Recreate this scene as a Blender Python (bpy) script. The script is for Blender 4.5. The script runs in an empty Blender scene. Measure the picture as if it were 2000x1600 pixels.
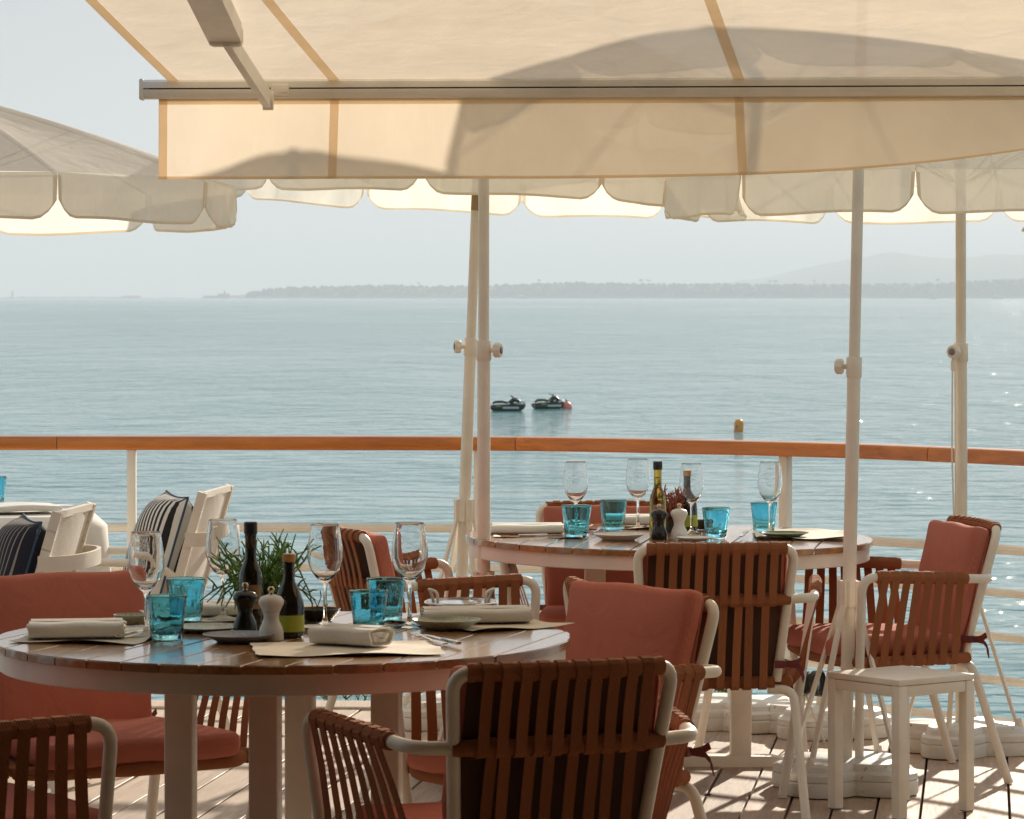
import bpy, bmesh, math, random
from mathutils import Vector, Matrix, Quaternion

random.seed(7)
R = math.radians
SC = bpy.context.scene
COL = SC.collection

# ------------------------------------------------------------------ camera
cam_d = bpy.data.cameras.new('camera')
cam = bpy.data.objects.new('camera', cam_d)
COL.objects.link(cam)
cam.location = (0, 0, 1.54)
cam.rotation_euler = (R(90), 0, 0)
cam_d.sensor_width = 36
cam_d.lens = 126
cam_d.shift_y = -0.1105
cam_d.clip_start = 0.1
cam_d.clip_end = 200000
cam_d.dof.use_dof = True
cam_d.dof.focus_distance = 11.2
cam_d.dof.aperture_fstop = 22
SC.camera = cam

# ------------------------------------------------------------------ sky, sun, exposure
SUN_AZ, SUN_EL = R(17), R(19)
S = Vector((math.sin(SUN_AZ) * math.cos(SUN_EL), math.cos(SUN_AZ) * math.cos(SUN_EL), math.sin(SUN_EL)))
W = bpy.data.worlds.new('World')
SC.world = W
W.use_nodes = True
wn = W.node_tree
bg = wn.nodes['Background']
sky = wn.nodes.new('ShaderNodeTexSky')
sky.sky_type = 'NISHITA'
sky.sun_disc = False
sky.sun_elevation = SUN_EL
sky.sun_rotation = SUN_AZ
sky.altitude = 0
sky.air_density = 1.0
sky.dust_density = 1.0
sky.ozone_density = 1.0
hsv = wn.nodes.new('ShaderNodeHueSaturation')
hsv.inputs['Saturation'].default_value = .35
wn.links.new(sky.outputs[0], hsv.inputs['Color'])
veil = wn.nodes.new('ShaderNodeMix')          # milky haze all over the sky
veil.data_type = 'RGBA'
veil.inputs['Factor'].default_value = .8
wn.links.new(hsv.outputs[0], veil.inputs['A'])
veil.inputs['B'].default_value = (5.15, 5.6, 6.1, 1)
wn.links.new(veil.outputs['Result'], bg.inputs[0])
bg.inputs[1].default_value = 0.056

sun_d = bpy.data.lights.new('sun', 'SUN')
sun = bpy.data.objects.new('sun', sun_d)
COL.objects.link(sun)
sun_d.energy = 3.7
sun_d.angle = R(0.8)
sun_d.color = (1.0, 0.90, 0.76)
sun.rotation_euler = S.to_track_quat('Z', 'Y').to_euler()
sun.location = (20, 60, 30)

SC.view_settings.view_transform = 'Standard'
SC.view_settings.look = 'None'
SC.view_settings.gamma = 1
SC.view_settings.use_curve_mapping = False
SC.view_settings.exposure = 0.76

cy = SC.cycles
cy.use_denoising = True
cy.max_bounces = 12
cy.diffuse_bounces = 4
cy.glossy_bounces = 4
cy.transmission_bounces = 10
cy.transparent_max_bounces = 12
cy.volume_bounces = 1
cy.sample_clamp_indirect = 6
cy.blur_glossy = 0.5


# ------------------------------------------------------------------ materials
def newmat(name):
    m = bpy.data.materials.new(name)
    m.use_nodes = True
    nt = m.node_tree
    return m, nt, nt.nodes['Principled BSDF'], nt.nodes['Material Output']


def coords(nt, stretch=(1, 1, 1), kind='Object'):
    tc = nt.nodes.new('ShaderNodeTexCoord')
    mp = nt.nodes.new('ShaderNodeMapping')
    mp.inputs['Scale'].default_value = stretch
    nt.links.new(tc.outputs[kind], mp.inputs[0])
    return mp.outputs[0]


def noise(nt, vec, scale, detail=4, rough=.55, dist=0):
    n = nt.nodes.new('ShaderNodeTexNoise')
    n.inputs['Scale'].default_value = scale
    n.inputs['Detail'].default_value = detail
    n.inputs['Roughness'].default_value = rough
    n.inputs['Distortion'].default_value = dist
    nt.links.new(vec, n.inputs['Vector'])
    return n.outputs['Fac']


def ramp(nt, fac, stops):
    r = nt.nodes.new('ShaderNodeValToRGB')
    el = r.color_ramp.elements
    while len(el) < len(stops):
        el.new(0.5)
    for e, (p, c) in zip(el, stops):
        e.position = p
        e.color = (*c, 1) if len(c) == 3 else c
    nt.links.new(fac, r.inputs[0])
    return r.outputs[0]


def bumpn(nt, h, strength, dist, normal=None):
    b = nt.nodes.new('ShaderNodeBump')
    b.inputs['Strength'].default_value = strength
    b.inputs['Distance'].default_value = dist
    nt.links.new(h, b.inputs['Height'])
    if normal is not None:
        nt.links.new(normal, b.inputs['Normal'])
    return b.outputs[0]


def mathn(nt, op, a, b):
    n = nt.nodes.new('ShaderNodeMath')
    n.operation = op
    for i, v in enumerate((a, b)):
        if isinstance(v, (int, float)):
            n.inputs[i].default_value = v
        else:
            nt.links.new(v, n.inputs[i])
    return n.outputs[0]


def scale_col(c, k):
    return tuple(min(1, x * k) for x in c)


def plain(name, col, rough=.5, var=.12, vs=6, bump=.15, bs=60, metal=0, spec=.5, coat=0, stretch=(1, 1, 1), bd=.002):
    m, nt, p, o = newmat(name)
    v = coords(nt, stretch)
    n = noise(nt, v, vs, 5)
    c = ramp(nt, n, [(.3, scale_col(col, 1 - var)), (.7, scale_col(col, 1 + var))])
    nt.links.new(c, p.inputs['Base Color'])
    p.inputs['Roughness'].default_value = rough
    p.inputs['Metallic'].default_value = metal
    p.inputs['Specular IOR Level'].default_value = spec
    p.inputs['Coat Weight'].default_value = coat
    if bump:
        nb = noise(nt, v, bs, 3)
        nt.links.new(bumpn(nt, nb, bump, bd), p.inputs['Normal'])
    return m


def painted(name, col, chips=False):
    m, nt, p, o = newmat(name)
    v = coords(nt)
    n = noise(nt, v, 7, 6, .6)
    c = ramp(nt, n, [(.25, scale_col(col, .86)), (.6, col), (.85, scale_col(col, 1.05))])
    if chips:
        n2 = noise(nt, v, 26, 8, .72)
        f = ramp(nt, n2, [(.61, (0, 0, 0)), (.66, (1, 1, 1))])
        mx = nt.nodes.new('ShaderNodeMix')
        mx.data_type = 'RGBA'
        nt.links.new(f, mx.inputs['Factor'])
        nt.links.new(c, mx.inputs['A'])
        mx.inputs['B'].default_value = (.30, .26, .20, 1)
        c = mx.outputs['Result']
    nt.links.new(c, p.inputs['Base Color'])
    r = ramp(nt, n, [(.2, (.5,) * 3), (.8, (.34,) * 3)])
    nt.links.new(r, p.inputs['Roughness'])
    nb = noise(nt, v, 110, 3)
    nt.links.new(bumpn(nt, nb, .12 if not chips else .5, .002), p.inputs['Normal'])
    return m


def woodmat(name, dark, light, rough=.45, axis=1, fine=1.0, rnd=.25, coat=0.0):
    """grain runs along the local axis of the piece, each piece a little different"""
    m, nt, p, o = newmat(name)
    st = [14, 14, 14]
    st[axis] = 1.1
    oi = nt.nodes.new('ShaderNodeObjectInfo')
    tc = nt.nodes.new('ShaderNodeTexCoord')
    off = nt.nodes.new('ShaderNodeVectorMath')
    off.operation = 'ADD'
    nt.links.new(tc.outputs['Object'], off.inputs[0])
    ml = nt.nodes.new('ShaderNodeVectorMath')
    ml.operation = 'SCALE'
    ml.inputs[0].default_value = (7.3, 11.1, 5.7)
    nt.links.new(oi.outputs['Random'], ml.inputs['Scale'])
    nt.links.new(ml.outputs[0], off.inputs[1])
    mp = nt.nodes.new('ShaderNodeMapping')
    mp.inputs['Scale'].default_value = st
    nt.links.new(off.outputs[0], mp.inputs[0])
    n1 = noise(nt, mp.outputs[0], 1.6 * fine, 7, .62, 1.2)
    n2 = noise(nt, mp.outputs[0], 9 * fine, 4, .6, .3)
    h = mathn(nt, 'ADD', mathn(nt, 'MULTIPLY', n1, .7), mathn(nt, 'MULTIPLY', n2, .3))
    c = ramp(nt, h, [(.3, dark), (.52, tuple((a + b) / 2 for a, b in zip(dark, light))), (.72, light)])
    hs = nt.nodes.new('ShaderNodeHueSaturation')
    nt.links.new(c, hs.inputs['Color'])
    vv = mathn(nt, 'ADD', mathn(nt, 'MULTIPLY', oi.outputs['Random'], 2 * rnd), 1 - rnd)
    nt.links.new(vv, hs.inputs['Value'])
    nt.links.new(hs.outputs[0], p.inputs['Base Color'])
    rr = ramp(nt, n2, [(.3, (rough * 1.2,) * 3), (.7, (rough * .8,) * 3)])
    nt.links.new(rr, p.inputs['Roughness'])
    nt.links.new(bumpn(nt, h, .35, .003), p.inputs['Normal'])
    p.inputs['Coat Weight'].default_value = coat
    p.inputs['Coat Roughness'].default_value = .08
    return m


def canvas(name, front, through, openw=.05, mixf=.5, fold=0.0):
    """woven cloth thin enough to glow when lit from behind"""
    m, nt, p, o = newmat(name)
    v = coords(nt)
    n = noise(nt, v, 4, 5)
    wv = noise(nt, v, 420, 2)
    d = nt.nodes.new('ShaderNodeBsdfDiffuse')
    t = nt.nodes.new('ShaderNodeBsdfTranslucent')
    tr = nt.nodes.new('ShaderNodeBsdfTransparent')
    nt.links.new(ramp(nt, n, [(.3, scale_col(front, .94)), (.7, scale_col(front, 1.04))]), d.inputs[0])
    nt.links.new(ramp(nt, n, [(.3, scale_col(through, .93)), (.7, scale_col(through, 1.05))]), t.inputs[0])
    b = bumpn(nt, wv, .25, .001)
    if fold:
        fn = noise(nt, coords(nt, (1, 1, .35)), 9, 3, .5, .4)
        b = bumpn(nt, fn, fold, .03, b)
    nt.links.new(b, d.inputs['Normal'])
    nt.links.new(b, t.inputs['Normal'])
    m1 = nt.nodes.new('ShaderNodeMixShader')
    m1.inputs[0].default_value = mixf
    nt.links.new(d.outputs[0], m1.inputs[1])
    nt.links.new(t.outputs[0], m1.inputs[2])
    tr.inputs[0].default_value = (1.0, .90, .74, 1)      # light sifting through the weave
    m2 = nt.nodes.new('ShaderNodeMixShader')
    m2.inputs[0].default_value = openw
    nt.links.new(m1.outputs[0], m2.inputs[1])
    nt.links.new(tr.outputs[0], m2.inputs[2])
    nt.links.new(m2.outputs[0], o.inputs['Surface'])
    nt.nodes.remove(p)
    return m


def woven(name, col, kind='strap'):
    m, nt, p, o = newmat(name)
    v = coords(nt)
    if kind == 'strap':
        w = nt.nodes.new('ShaderNodeTexWave')
        w.wave_type = 'BANDS'
        w.bands_direction = 'DIAGONAL'
        w.inputs['Scale'].default_value = 90
        w.inputs['Distortion'].default_value = .6
        nt.links.new(v, w.inputs['Vector'])
        h = w.outputs['Fac']
        strength = .6
    else:
        a = nt.nodes.new('ShaderNodeTexWave')
        a.bands_direction = 'X'
        a.inputs['Scale'].default_value = 130
        a.inputs['Distortion'].default_value = 1.5
        b = nt.nodes.new('ShaderNodeTexWave')
        b.bands_direction = 'Z'
        b.inputs['Scale'].default_value = 130
        b.inputs['Distortion'].default_value = 1.5
        nt.links.new(v, a.inputs['Vector'])
        nt.links.new(v, b.inputs['Vector'])
        h = mathn(nt, 'MULTIPLY', a.outputs['Fac'], b.outputs['Fac'])
        strength = .5
    n = noise(nt, v, 5 if kind == 'strap' else 3.2, 6, .6)
    fine = noise(nt, v, 260, 2)
    f = mathn(nt, 'ADD', mathn(nt, 'MULTIPLY', mathn(nt, 'ADD', h, fine), .22), mathn(nt, 'MULTIPLY', n, .56))
    c = ramp(nt, f, [(.2, scale_col(col, .72)), (.5, col), (.8, scale_col(col, 1.22))])
    oi = nt.nodes.new('ShaderNodeObjectInfo')
    hs = nt.nodes.new('ShaderNodeHueSaturation')
    nt.links.new(c, hs.inputs['Color'])
    nt.links.new(mathn(nt, 'ADD', mathn(nt, 'MULTIPLY', oi.outputs['Random'], .26), .87), hs.inputs['Value'])
    nt.links.new(hs.outputs[0], p.inputs['Base Color'])
    p.inputs['Roughness'].default_value = .85
    p.inputs['Specular IOR Level'].default_value = .2
    p.inputs['Sheen Weight'].default_value = .15 if kind != 'strap' else 0
    p.inputs['Sheen Tint'].default_value = (*scale_col(col, 1.4), 1)
    bn = bumpn(nt, h, strength, .0015)
    if kind != 'strap':
        bn = bumpn(nt, noise(nt, v, 7, 3, .5, 1.2), .35, .02, bn)
    nt.links.new(bn, p.inputs['Normal'])
    return m


def stripes(name, c1, c2, period, duty=.5, axis=0):
    m, nt, p, o = newmat(name)
    v = coords(nt)
    sp = nt.nodes.new('ShaderNodeSeparateXYZ')
    nt.links.new(v, sp.inputs[0])
    fr = mathn(nt, 'FRACT', mathn(nt, 'DIVIDE', sp.outputs[axis], period), 0)
    k = mathn(nt, 'GREATER_THAN', fr, duty)
    mx = nt.nodes.new('ShaderNodeMix')
    mx.data_type = 'RGBA'
    nt.links.new(k, mx.inputs['Factor'])
    mx.inputs['A'].default_value = (*c1, 1)
    mx.inputs['B'].default_value = (*c2, 1)
    nt.links.new(mx.outputs['Result'], p.inputs['Base Color'])
    p.inputs['Roughness'].default_value = .9
    n = noise(nt, v, 30, 3)
    nt.links.new(bumpn(nt, n, .3, .004), p.inputs['Normal'])
    return m


def glassmat(name, col, rough=0.0, ior=1.45, bump=0, bs=30):
    m, nt, p, o = newmat(name)
    p.inputs['Base Color'].default_value = (*col, 1)
    p.inputs['Transmission Weight'].default_value = 1
    p.inputs['Roughness'].default_value = rough
    p.inputs['IOR'].default_value = ior
    if bump:
        nt.links.new(bumpn(nt, noise(nt, coords(nt), bs, 3), bump, .01), p.inputs['Normal'])
    return m


def seamat():
    m, nt, p, o = newmat('sea_water')
    tc = nt.nodes.new('ShaderNodeTexCoord')
    geo = tc.outputs['Object']

    def mapped(sc):
        mp = nt.nodes.new('ShaderNodeMapping')
        mp.inputs['Scale'].default_value = sc
        nt.links.new(geo, mp.inputs[0])
        return mp.outputs[0]
    big = noise(nt, mapped((.0035, .0016, 1)), 1, 4, .6, .6)       # wind lanes
    mid = noise(nt, mapped((.03, .012, 1)), 1, 4, .6, .4)
    w0 = noise(nt, mapped((.09, .030, 1)), 1, 3, .5, .3)
    w1 = noise(nt, mapped((.13, .085, 1)), 1, 3, .55, .4)          # chop
    w2 = noise(nt, mapped((.21, .40, 1)), 1, 3, .55, .7)
    w3 = noise(nt, mapped((.75, 1.1, 1)), 1, 2, .5, .2)
    amp = ramp(nt, mathn(nt, 'ADD', mathn(nt, 'MULTIPLY', big, .6), mathn(nt, 'MULTIPLY', mid, .4)),
               [(.38, (.34,) * 3), (.60, (1.1,) * 3)])
    h = mathn(nt, 'ADD', mathn(nt, 'ADD', mathn(nt, 'MULTIPLY', w0, 1.9), mathn(nt, 'MULTIPLY', w1, 1.1)),
              mathn(nt, 'ADD', mathn(nt, 'MULTIPLY', w2, 1.08), mathn(nt, 'MULTIPLY', w3, .05)))
    h = mathn(nt, 'MULTIPLY', h, amp)
    b = nt.nodes.new('ShaderNodeBump')
    b.inputs['Strength'].default_value = 1
    b.inputs['Distance'].default_value = 1.0
    nt.links.new(h, b.inputs['Height'])
    nt.links.new(b.outputs[0], p.inputs['Normal'])
    c = ramp(nt, mid, [(.3, (.055, .235, .255)), (.7, (.09, .29, .30))])
    nt.links.new(c, p.inputs['Base Color'])
    p.inputs['Roughness'].default_value = .09
    p.inputs['IOR'].default_value = 1.33
    return m


MAT = {}
CREAM = (.86, .78, .66)
MAT['white'] = painted('cream_powder_coat', CREAM)
MAT['white_pole'] = painted('cream_pole_paint', (.88, .80, .67))
MAT['chipped'] = painted('chipped_white_paint', (.78, .75, .68), True)
MAT['strap'] = woven('brown_woven_strap', (.325, .118, .05))
MAT['cushion'] = woven('terracotta_cloth', (.585, .19, .128), 'cloth')
MAT['backing'] = plain('dark_brown_backing', (.10, .045, .027), .9)
MAT['tie'] = plain('dark_red_tie', (.16, .03, .025), .8)
MAT['black'] = plain('black_plastic', (.02, .02, .02), .5)
MAT['teak'] = woodmat('oiled_teak_slat', (.20, .085, .028), (.50, .25, .085), .20, 1, 1, .15, .55)
MAT['rail_wood'] = woodmat('varnished_rail_wood', (.36, .095, .014), (.76, .26, .045), .32, 0, .7, .08, .3)
MAT['deck'] = woodmat('weathered_deck_board', (.36, .255, .18), (.66, .51, .38), .62, 1, .7, .16)
MAT['canvas'] = canvas('awning_canvas', (.84, .77, .66), (.94, .79, .61), .06, .56, .22)
MAT['canvas2'] = canvas('doubled_awning_seam', (.82, .73, .58), (.94, .75, .51), .0, .56)
MAT['valance'] = canvas('valance_canvas', (.84, .77, .66), (.88, .75, .59), .05, .46, .22)
MAT['brolly'] = canvas('parasol_canvas', (.90, .86, .79), (.96, .90, .80), .12, .57, .35)
MAT['brolly_thin'] = canvas('thin_parasol_canvas', (.88, .83, .75), (.96, .90, .79), .32, .58, .35)
MAT['hem'] = canvas('parasol_hem', (.88, .80, .68), (.92, .80, .62), .0, .5)
MAT['glass'] = glassmat('clear_glass', (.98, .985, .985))
MAT['blue_glass'] = glassmat('turquoise_glass', (.36, .84, .98), .0, 1.48, .05, 30)
MAT['amber'] = glassmat('olive_oil_glass', (.42, .30, .05), .02)
MAT['darkglass'] = plain('dark_bottle_glass', (.018, .016, .008), .08, 0, 5, 0, spec=.7)
MAT['label_kraft'] = plain('kraft_label', (.38, .24, .12), .7)
MAT['label_green'] = plain('lime_label', (.45, .52, .06), .6)
MAT['ink'] = plain('label_ink', (.12, .07, .03), .7, 0, 5, 0)
MAT['cork'] = plain('cork', (.50, .27, .10), .8, .25, 90)
MAT['mill_white'] = painted('white_lacquer_mill', (.80, .77, .70))
MAT['mill_black'] = plain('black_lacquer_mill', (.012, .013, .012), .25, 0, 5, 0)
MAT['knob_metal'] = plain('brass_knob', (.62, .5, .33), .3, .05, 9, 0, metal=1)
MAT['steel'] = plain('cutlery_steel', (.72, .72, .72), .16, .03, 9, 0, metal=1)
MAT['linen'] = woven('white_linen', (.88, .84, .77), 'cloth')
MAT['tablecloth'] = plain('white_tablecloth', (.82, .78, .71), .9, .04, 4, .3, 30)
MAT['paper'] = plain('kraft_placemat', (.72, .64, .52), .8, .06, 8, .2, 60)
MAT['stoneware'] = plain('speckled_stoneware', (.44, .46, .36), .35, .3, 160, .1)
MAT['bluegrey_ware'] = plain('blue_grey_stoneware', (.30, .34, .40), .35, .3, 140, .1)
MAT['white_ware'] = plain('white_stoneware', (.78, .74, .68), .3, .08, 60, .05)
MAT['green_ware'] = plain('olive_glazed_plate', (.13, .15, .03), .15, .3, 20, 0)
MAT['dark_ware'] = plain('dark_bowl', (.03, .028, .025), .4, .2, 40, .1)
MAT['leaf'] = plain('succulent_green', (.15, .30, .065), .5, .4, 30, 0)
MAT['leaf2'] = plain('fennel_green', (.13, .20, .04), .6, .35, 20, 0)
MAT['flower'] = plain('fennel_flower', (.42, .42, .08), .7, .3, 40, 0)
MAT['dry'] = plain('dried_red_plant', (.36, .12, .07), .7, .35, 60, 0)
MAT['stem'] = plain('stem_brown', (.10, .08, .035), .8)
MAT['mesh_white'] = stripes('white_mesh_weave', (.80, .77, .70), (.66, .62, .55), .0065, .62, 2)
MAT['pillow_bw'] = stripes('black_white_stripe', (.78, .73, .66), (.02, .017, .017), .030, .5, 0)
MAT['pillow_navy'] = stripes('navy_pinstripe', (.018, .018, .032), (.36, .30, .24), .026, .80, 0)
MAT['pillow_blue'] = plain('slate_blue_piping', (.06, .10, .16), .9)
MAT['sea'] = seamat()
MAT['rock'] = plain('grey_rock', (.22, .20, .17), .9, .3, .6, .6, 2, bd=.2)
MAT['wall'] = plain('dark_added_building', (.12, .085, .06), .9, .08, 3, .3, 80)  # kept dark so the added building shades the foreground
MAT['island'] = plain('island_scrub', (.10, .11, .06), .95, .3, .01, 0)
MAT['trees'] = plain('far_pines', (.045, .065, .03), .95, .4, .02, 0)
MAT['fort'] = plain('old_stone', (.30, .27, .22), .95, .1, .05, 0)
MAT['boat'] = plain('boat_gelcoat', (.8, .8, .8), .3, .03, 3, 0)
MAT['ski_dark'] = plain('dark_green_gelcoat', (.012, .03, .022), .25, .1, 4, 0)
MAT['ski_light'] = plain('pale_hull', (.55, .58, .55), .3, .1, 4, 0)
MAT['ski_lime'] = plain('lime_trim', (.30, .50, .06), .35, .1, 4, 0)
MAT['buoy_pink'] = plain('faded_pink_buoy', (.80, .25, .20), .5)
MAT['buoy_orange'] = plain('orange_buoy', (.85, .33, .04), .5)
MAT['foam'] = plain('sea_foam', (.8, .82, .82), .9)
MAT['lamp'] = plain('dark_lamp_housing', (.03, .034, .028), .4)
MAT['lens'] = glassmat('lamp_glass', (.9, .92, .9), .05)
MAT['grey'] = plain('grey_disc', (.22, .22, .25), .5)
MAT['slot'] = plain('dark_slot_shade', (.05, .045, .03), .6)
MAT['alu'] = painted('ivory_awning_profile', (.90, .86, .77))
MAT['earth'] = plain('earth', (.15, .11, .07), .95, .3, 8, .5, 40)


# ------------------------------------------------------------------ mesh helpers
class MB:
    def __init__(self):
        self.v, self.f, self.sm = [], [], []

    def add(self, vs, fs, smooth=False, M=None):
        o = len(self.v)
        self.v += [tuple(M @ Vector(p)) if M is not None else tuple(p) for p in vs]
        self.f += [tuple(i + o for i in f) for f in fs]
        self.sm += [smooth] * len(fs)
        return self

    def box(self, c, s, M=None, b=0):
        x, y, z = [k / 2 for k in s]
        if b <= 0:
            vs = [(c[0] + i * x, c[1] + j * y, c[2] + k * z) for i in (-1, 1) for j in (-1, 1) for k in (-1, 1)]
            fs = [(0, 1, 3, 2), (4, 6, 7, 5), (0, 4, 5, 1), (2, 3, 7, 6), (0, 2, 6, 4), (1, 5, 7, 3)]
            return self.add(vs, fs, False, M)
        bm = bmesh.new()
        bmesh.ops.create_cube(bm, size=1)
        bmesh.ops.scale(bm, vec=s, verts=bm.verts)
        bmesh.ops.bevel(bm, geom=bm.edges[:], offset=b, segments=2, affect='EDGES', profile=.5)
        bmesh.ops.translate(bm, vec=c, verts=bm.verts)
        bm.verts.index_update()
        self.add([v.co[:] for v in bm.verts], [[v.index for v in f.verts] for f in bm.faces], True, M)
        bm.free()
        return self

    def tube(self, path, r, n=10, cap=True, M=None, sq=None):
        P = [Vector(p) for p in path]
        rs = r if isinstance(r, (list, tuple)) else [r] * len(P)
        T = []
        for i in range(len(P)):
            a, b = P[max(0, i - 1)], P[min(len(P) - 1, i + 1)]
            T.append((b - a).normalized())
        up = Vector((0, 0, 1)) if abs(T[0].z) < .9 else Vector((0, 1, 0))
        u = T[0].cross(up).normalized()
        vs, fs = [], []
        for i in range(len(P)):
            if i:
                q = T[i - 1].rotation_difference(T[i])
                u = q @ u
            w = T[i].cross(u).normalized()
            for k in range(n):
                a = 2 * math.pi * k / n
                ca, sa = math.cos(a), math.sin(a)
                if sq:
                    ca *= sq[0]
                    sa *= sq[1]
                vs.append(P[i] + (u * ca + w * sa) * rs[i])
        for i in range(len(P) - 1):
            for k in range(n):
                fs.append((i * n + k, i * n + (k + 1) % n, (i + 1) * n + (k + 1) % n, (i + 1) * n + k))
        if cap:
            fs.append(tuple(range(n))[::-1])
            fs.append(tuple((len(P) - 1) * n + k for k in range(n)))
        return self.add(vs, fs, True, M)

    def bar(self, a, b, w, h, up=(0, 0, 1), M=None):
        """straight bar of rectangular section w (sideways) by h (along up)"""
        a, b = Vector(a), Vector(b)
        t = (b - a).normalized()
        u = t.cross(Vector(up)).normalized()
        v = u.cross(t)
        vs = [p + u * i * w / 2 + v * j * h / 2 for p in (a, b) for i, j in ((-1, -1), (1, -1), (1, 1), (-1, 1))]
        fs = [(0, 3, 2, 1), (4, 5, 6, 7), (0, 1, 5, 4), (1, 2, 6, 5), (2, 3, 7, 6), (3, 0, 4, 7)]
        return self.add(vs, fs, False, M)

    def lathe(self, prof, n=28, M=None, mod=None, closed=False):
        vs, fs = [], []
        m = len(prof)
        for k in range(n):
            a = 2 * math.pi * k / n
            for (r, z) in prof:
                rr = r * (mod(a, z) if mod else 1)
                vs.append((rr * math.cos(a), rr * math.sin(a), z))
        for k in range(n):
            k2 = (k + 1) % n
            for i in range(m - 1 if not closed else m):
                j = (i + 1) % m
                fs.append((k * m + i, k2 * m + i, k2 * m + j, k * m + j))
        return self.add(vs, fs, True, M)

    def sweep(self, path, nrm, wdir, w, t):
        """flat strap: path points, normal for each, constant width direction"""
        vs, fs = [], []
        wd = Vector(wdir).normalized()
        for p, nn in zip(path, nrm):
            p, nn = Vector(p), Vector(nn).normalized()
            for i, j in ((-1, -1), (1, -1), (1, 1), (-1, 1)):
                vs.append(p + wd * i * w / 2 + nn * j * t / 2)
        m = len(path)
        for i in range(m - 1):
            for k in range(4):
                fs.append((i * 4 + k, i * 4 + (k + 1) % 4, (i + 1) * 4 + (k + 1) % 4, (i + 1) * 4 + k))
        fs.append((3, 2, 1, 0))
        fs.append(tuple((m - 1) * 4 + k for k in range(4)))
        return self.add(vs, fs, False)

    def prism(self, outline, z0, z1, M=None, top_scale=1.0):
        n = len(outline)
        vs = [(x, y, z0) for x, y in outline] + [(x * top_scale, y * top_scale, z1) for x, y in outline]
        fs = [tuple(range(n))[::-1], tuple(range(n, 2 * n))]
        fs += [(i, (i + 1) % n, n + (i + 1) % n, n + i) for i in range(n)]
        return self.add(vs, fs, False, M)

    def grid(self, fn, nu, nv, smooth=True):
        vs = [fn(i / nu, j / nv) for j in range(nv + 1) for i in range(nu + 1)]
        fs = [(j * (nu + 1) + i, j * (nu + 1) + i + 1, (j + 1) * (nu + 1) + i + 1, (j + 1) * (nu + 1) + i)
              for j in range(nv) for i in range(nu)]
        return self.add(vs, fs, smooth)

    def mesh(self, name, mat, fix=True, sharp=None):
        me = bpy.data.meshes.new(name)
        me.from_pydata([tuple(p) for p in self.v], [], self.f)
        me.polygons.foreach_set('use_smooth', self.sm)
        if fix:
            bm = bmesh.new()
            bm.from_mesh(me)
            bmesh.ops.recalc_face_normals(bm, faces=bm.faces)
            bm.to_mesh(me)
            bm.free()
        me.materials.append(MAT[mat] if isinstance(mat, str) else mat)
        if sharp:
            me.set_sharp_from_angle(angle=R(sharp))
        me.update()
        return me

    def build(self, name, mat, parent=None, loc=None, fix=True, sharp=40):
        return put(name, self.mesh(name, mat, fix, sharp), parent, loc)


def put(name, me, parent=None, loc=None, rot=None):
    o = bpy.data.objects.new(name, me)
    COL.objects.link(o)
    if parent is not None:
        o.parent = parent
    if loc is not None:
        o.location = loc
    if rot is not None:
        o.rotation_euler = rot
    return o


def tag(o, label=None, cat=None, group=None, kind=None):
    if label:
        o['label'] = label
    if cat:
        o['category'] = cat
    if group:
        o['group'] = group
    if kind:
        o['kind'] = kind
    return o


def thing(name, label, cat, loc=(0, 0, 0), rz=0, group=None):
    o = put(name, None, None, loc, (0, 0, rz))
    o.empty_display_size = .1
    return tag(o, label, cat, group)


def copy_tree(o, parent=None):
    c = o.copy()
    COL.objects.link(c)
    c.parent = parent
    for ch in list(o.children):
        copy_tree(ch, c)
    return c


def fillet(pts, r, n=5):
    P = [Vector(p) for p in pts]
    out = [P[0]]
    rr = r if isinstance(r, (list, tuple)) else [r] * len(P)
    for i in range(1, len(P) - 1):
        a, b, c = P[i - 1], P[i], P[i + 1]
        d1, d2 = (a - b), (c - b)
        k = min(rr[i], d1.length * .49, d2.length * .49)
        p, q = b + d1.normalized() * k, b + d2.normalized() * k
        for j in range(n + 1):
            t = j / n
            out.append(p * (1 - t) ** 2 + b * 2 * t * (1 - t) + q * t ** 2)
    out.append(P[-1])
    return out


def soft_box(w, d, h, bev, bulge=.0, taper=0.0, seg=3, front_round=0.0):
    """cushion: box x=w, y=d, z=h with rolled edges, softly swollen faces"""
    bm = bmesh.new()
    bmesh.ops.create_cube(bm, size=1)
    bmesh.ops.scale(bm, vec=(w, d, h), verts=bm.verts)
    bmesh.ops.bevel(bm, geom=bm.edges[:], offset=bev, segments=seg, affect='EDGES', profile=.55)
    bmesh.ops.subdivide_edges(bm, edges=[e for e in bm.edges if e.calc_length() > .12], cuts=5, use_grid_fill=True)
    for v in bm.verts:
        x, y, z = v.co.x / (w / 2), v.co.y / (d / 2), v.co.z / (h / 2)
        k = max(0, 1 - x * x)
        if h < d:                       # flat seat cushion
            v.co.z += bulge * k * max(0, 1 - y * y) * (1 if z > 0 else -.2)
            if front_round and y > 0:
                v.co.x *= 1 - front_round * y ** 3
                v.co.y += front_round * .25 * (1 - abs(x)) * y * d
        else:
            v.co.y += bulge * k * max(0, 1 - z * z) * (1 if y > 0 else -.3)
        v.co.x *= 1 + taper * (y if h < d else z)
        v.co.x += .0035 * math.sin(v.co.z * 31 + v.co.y * 17)
        v.co.z += .003 * math.sin(v.co.x * 23 + 1)
    bm.verts.index_update()
    mb = MB()
    mb.add([v.co[:] for v in bm.verts], [[v.index for v in f.verts] for f in bm.faces], True)
    bm.free()
    return mb


def Rz(a):
    return Matrix.Rotation(a, 4, 'Z')


def Tr(*v):
    return Matrix.Translation(Vector(v))


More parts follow.
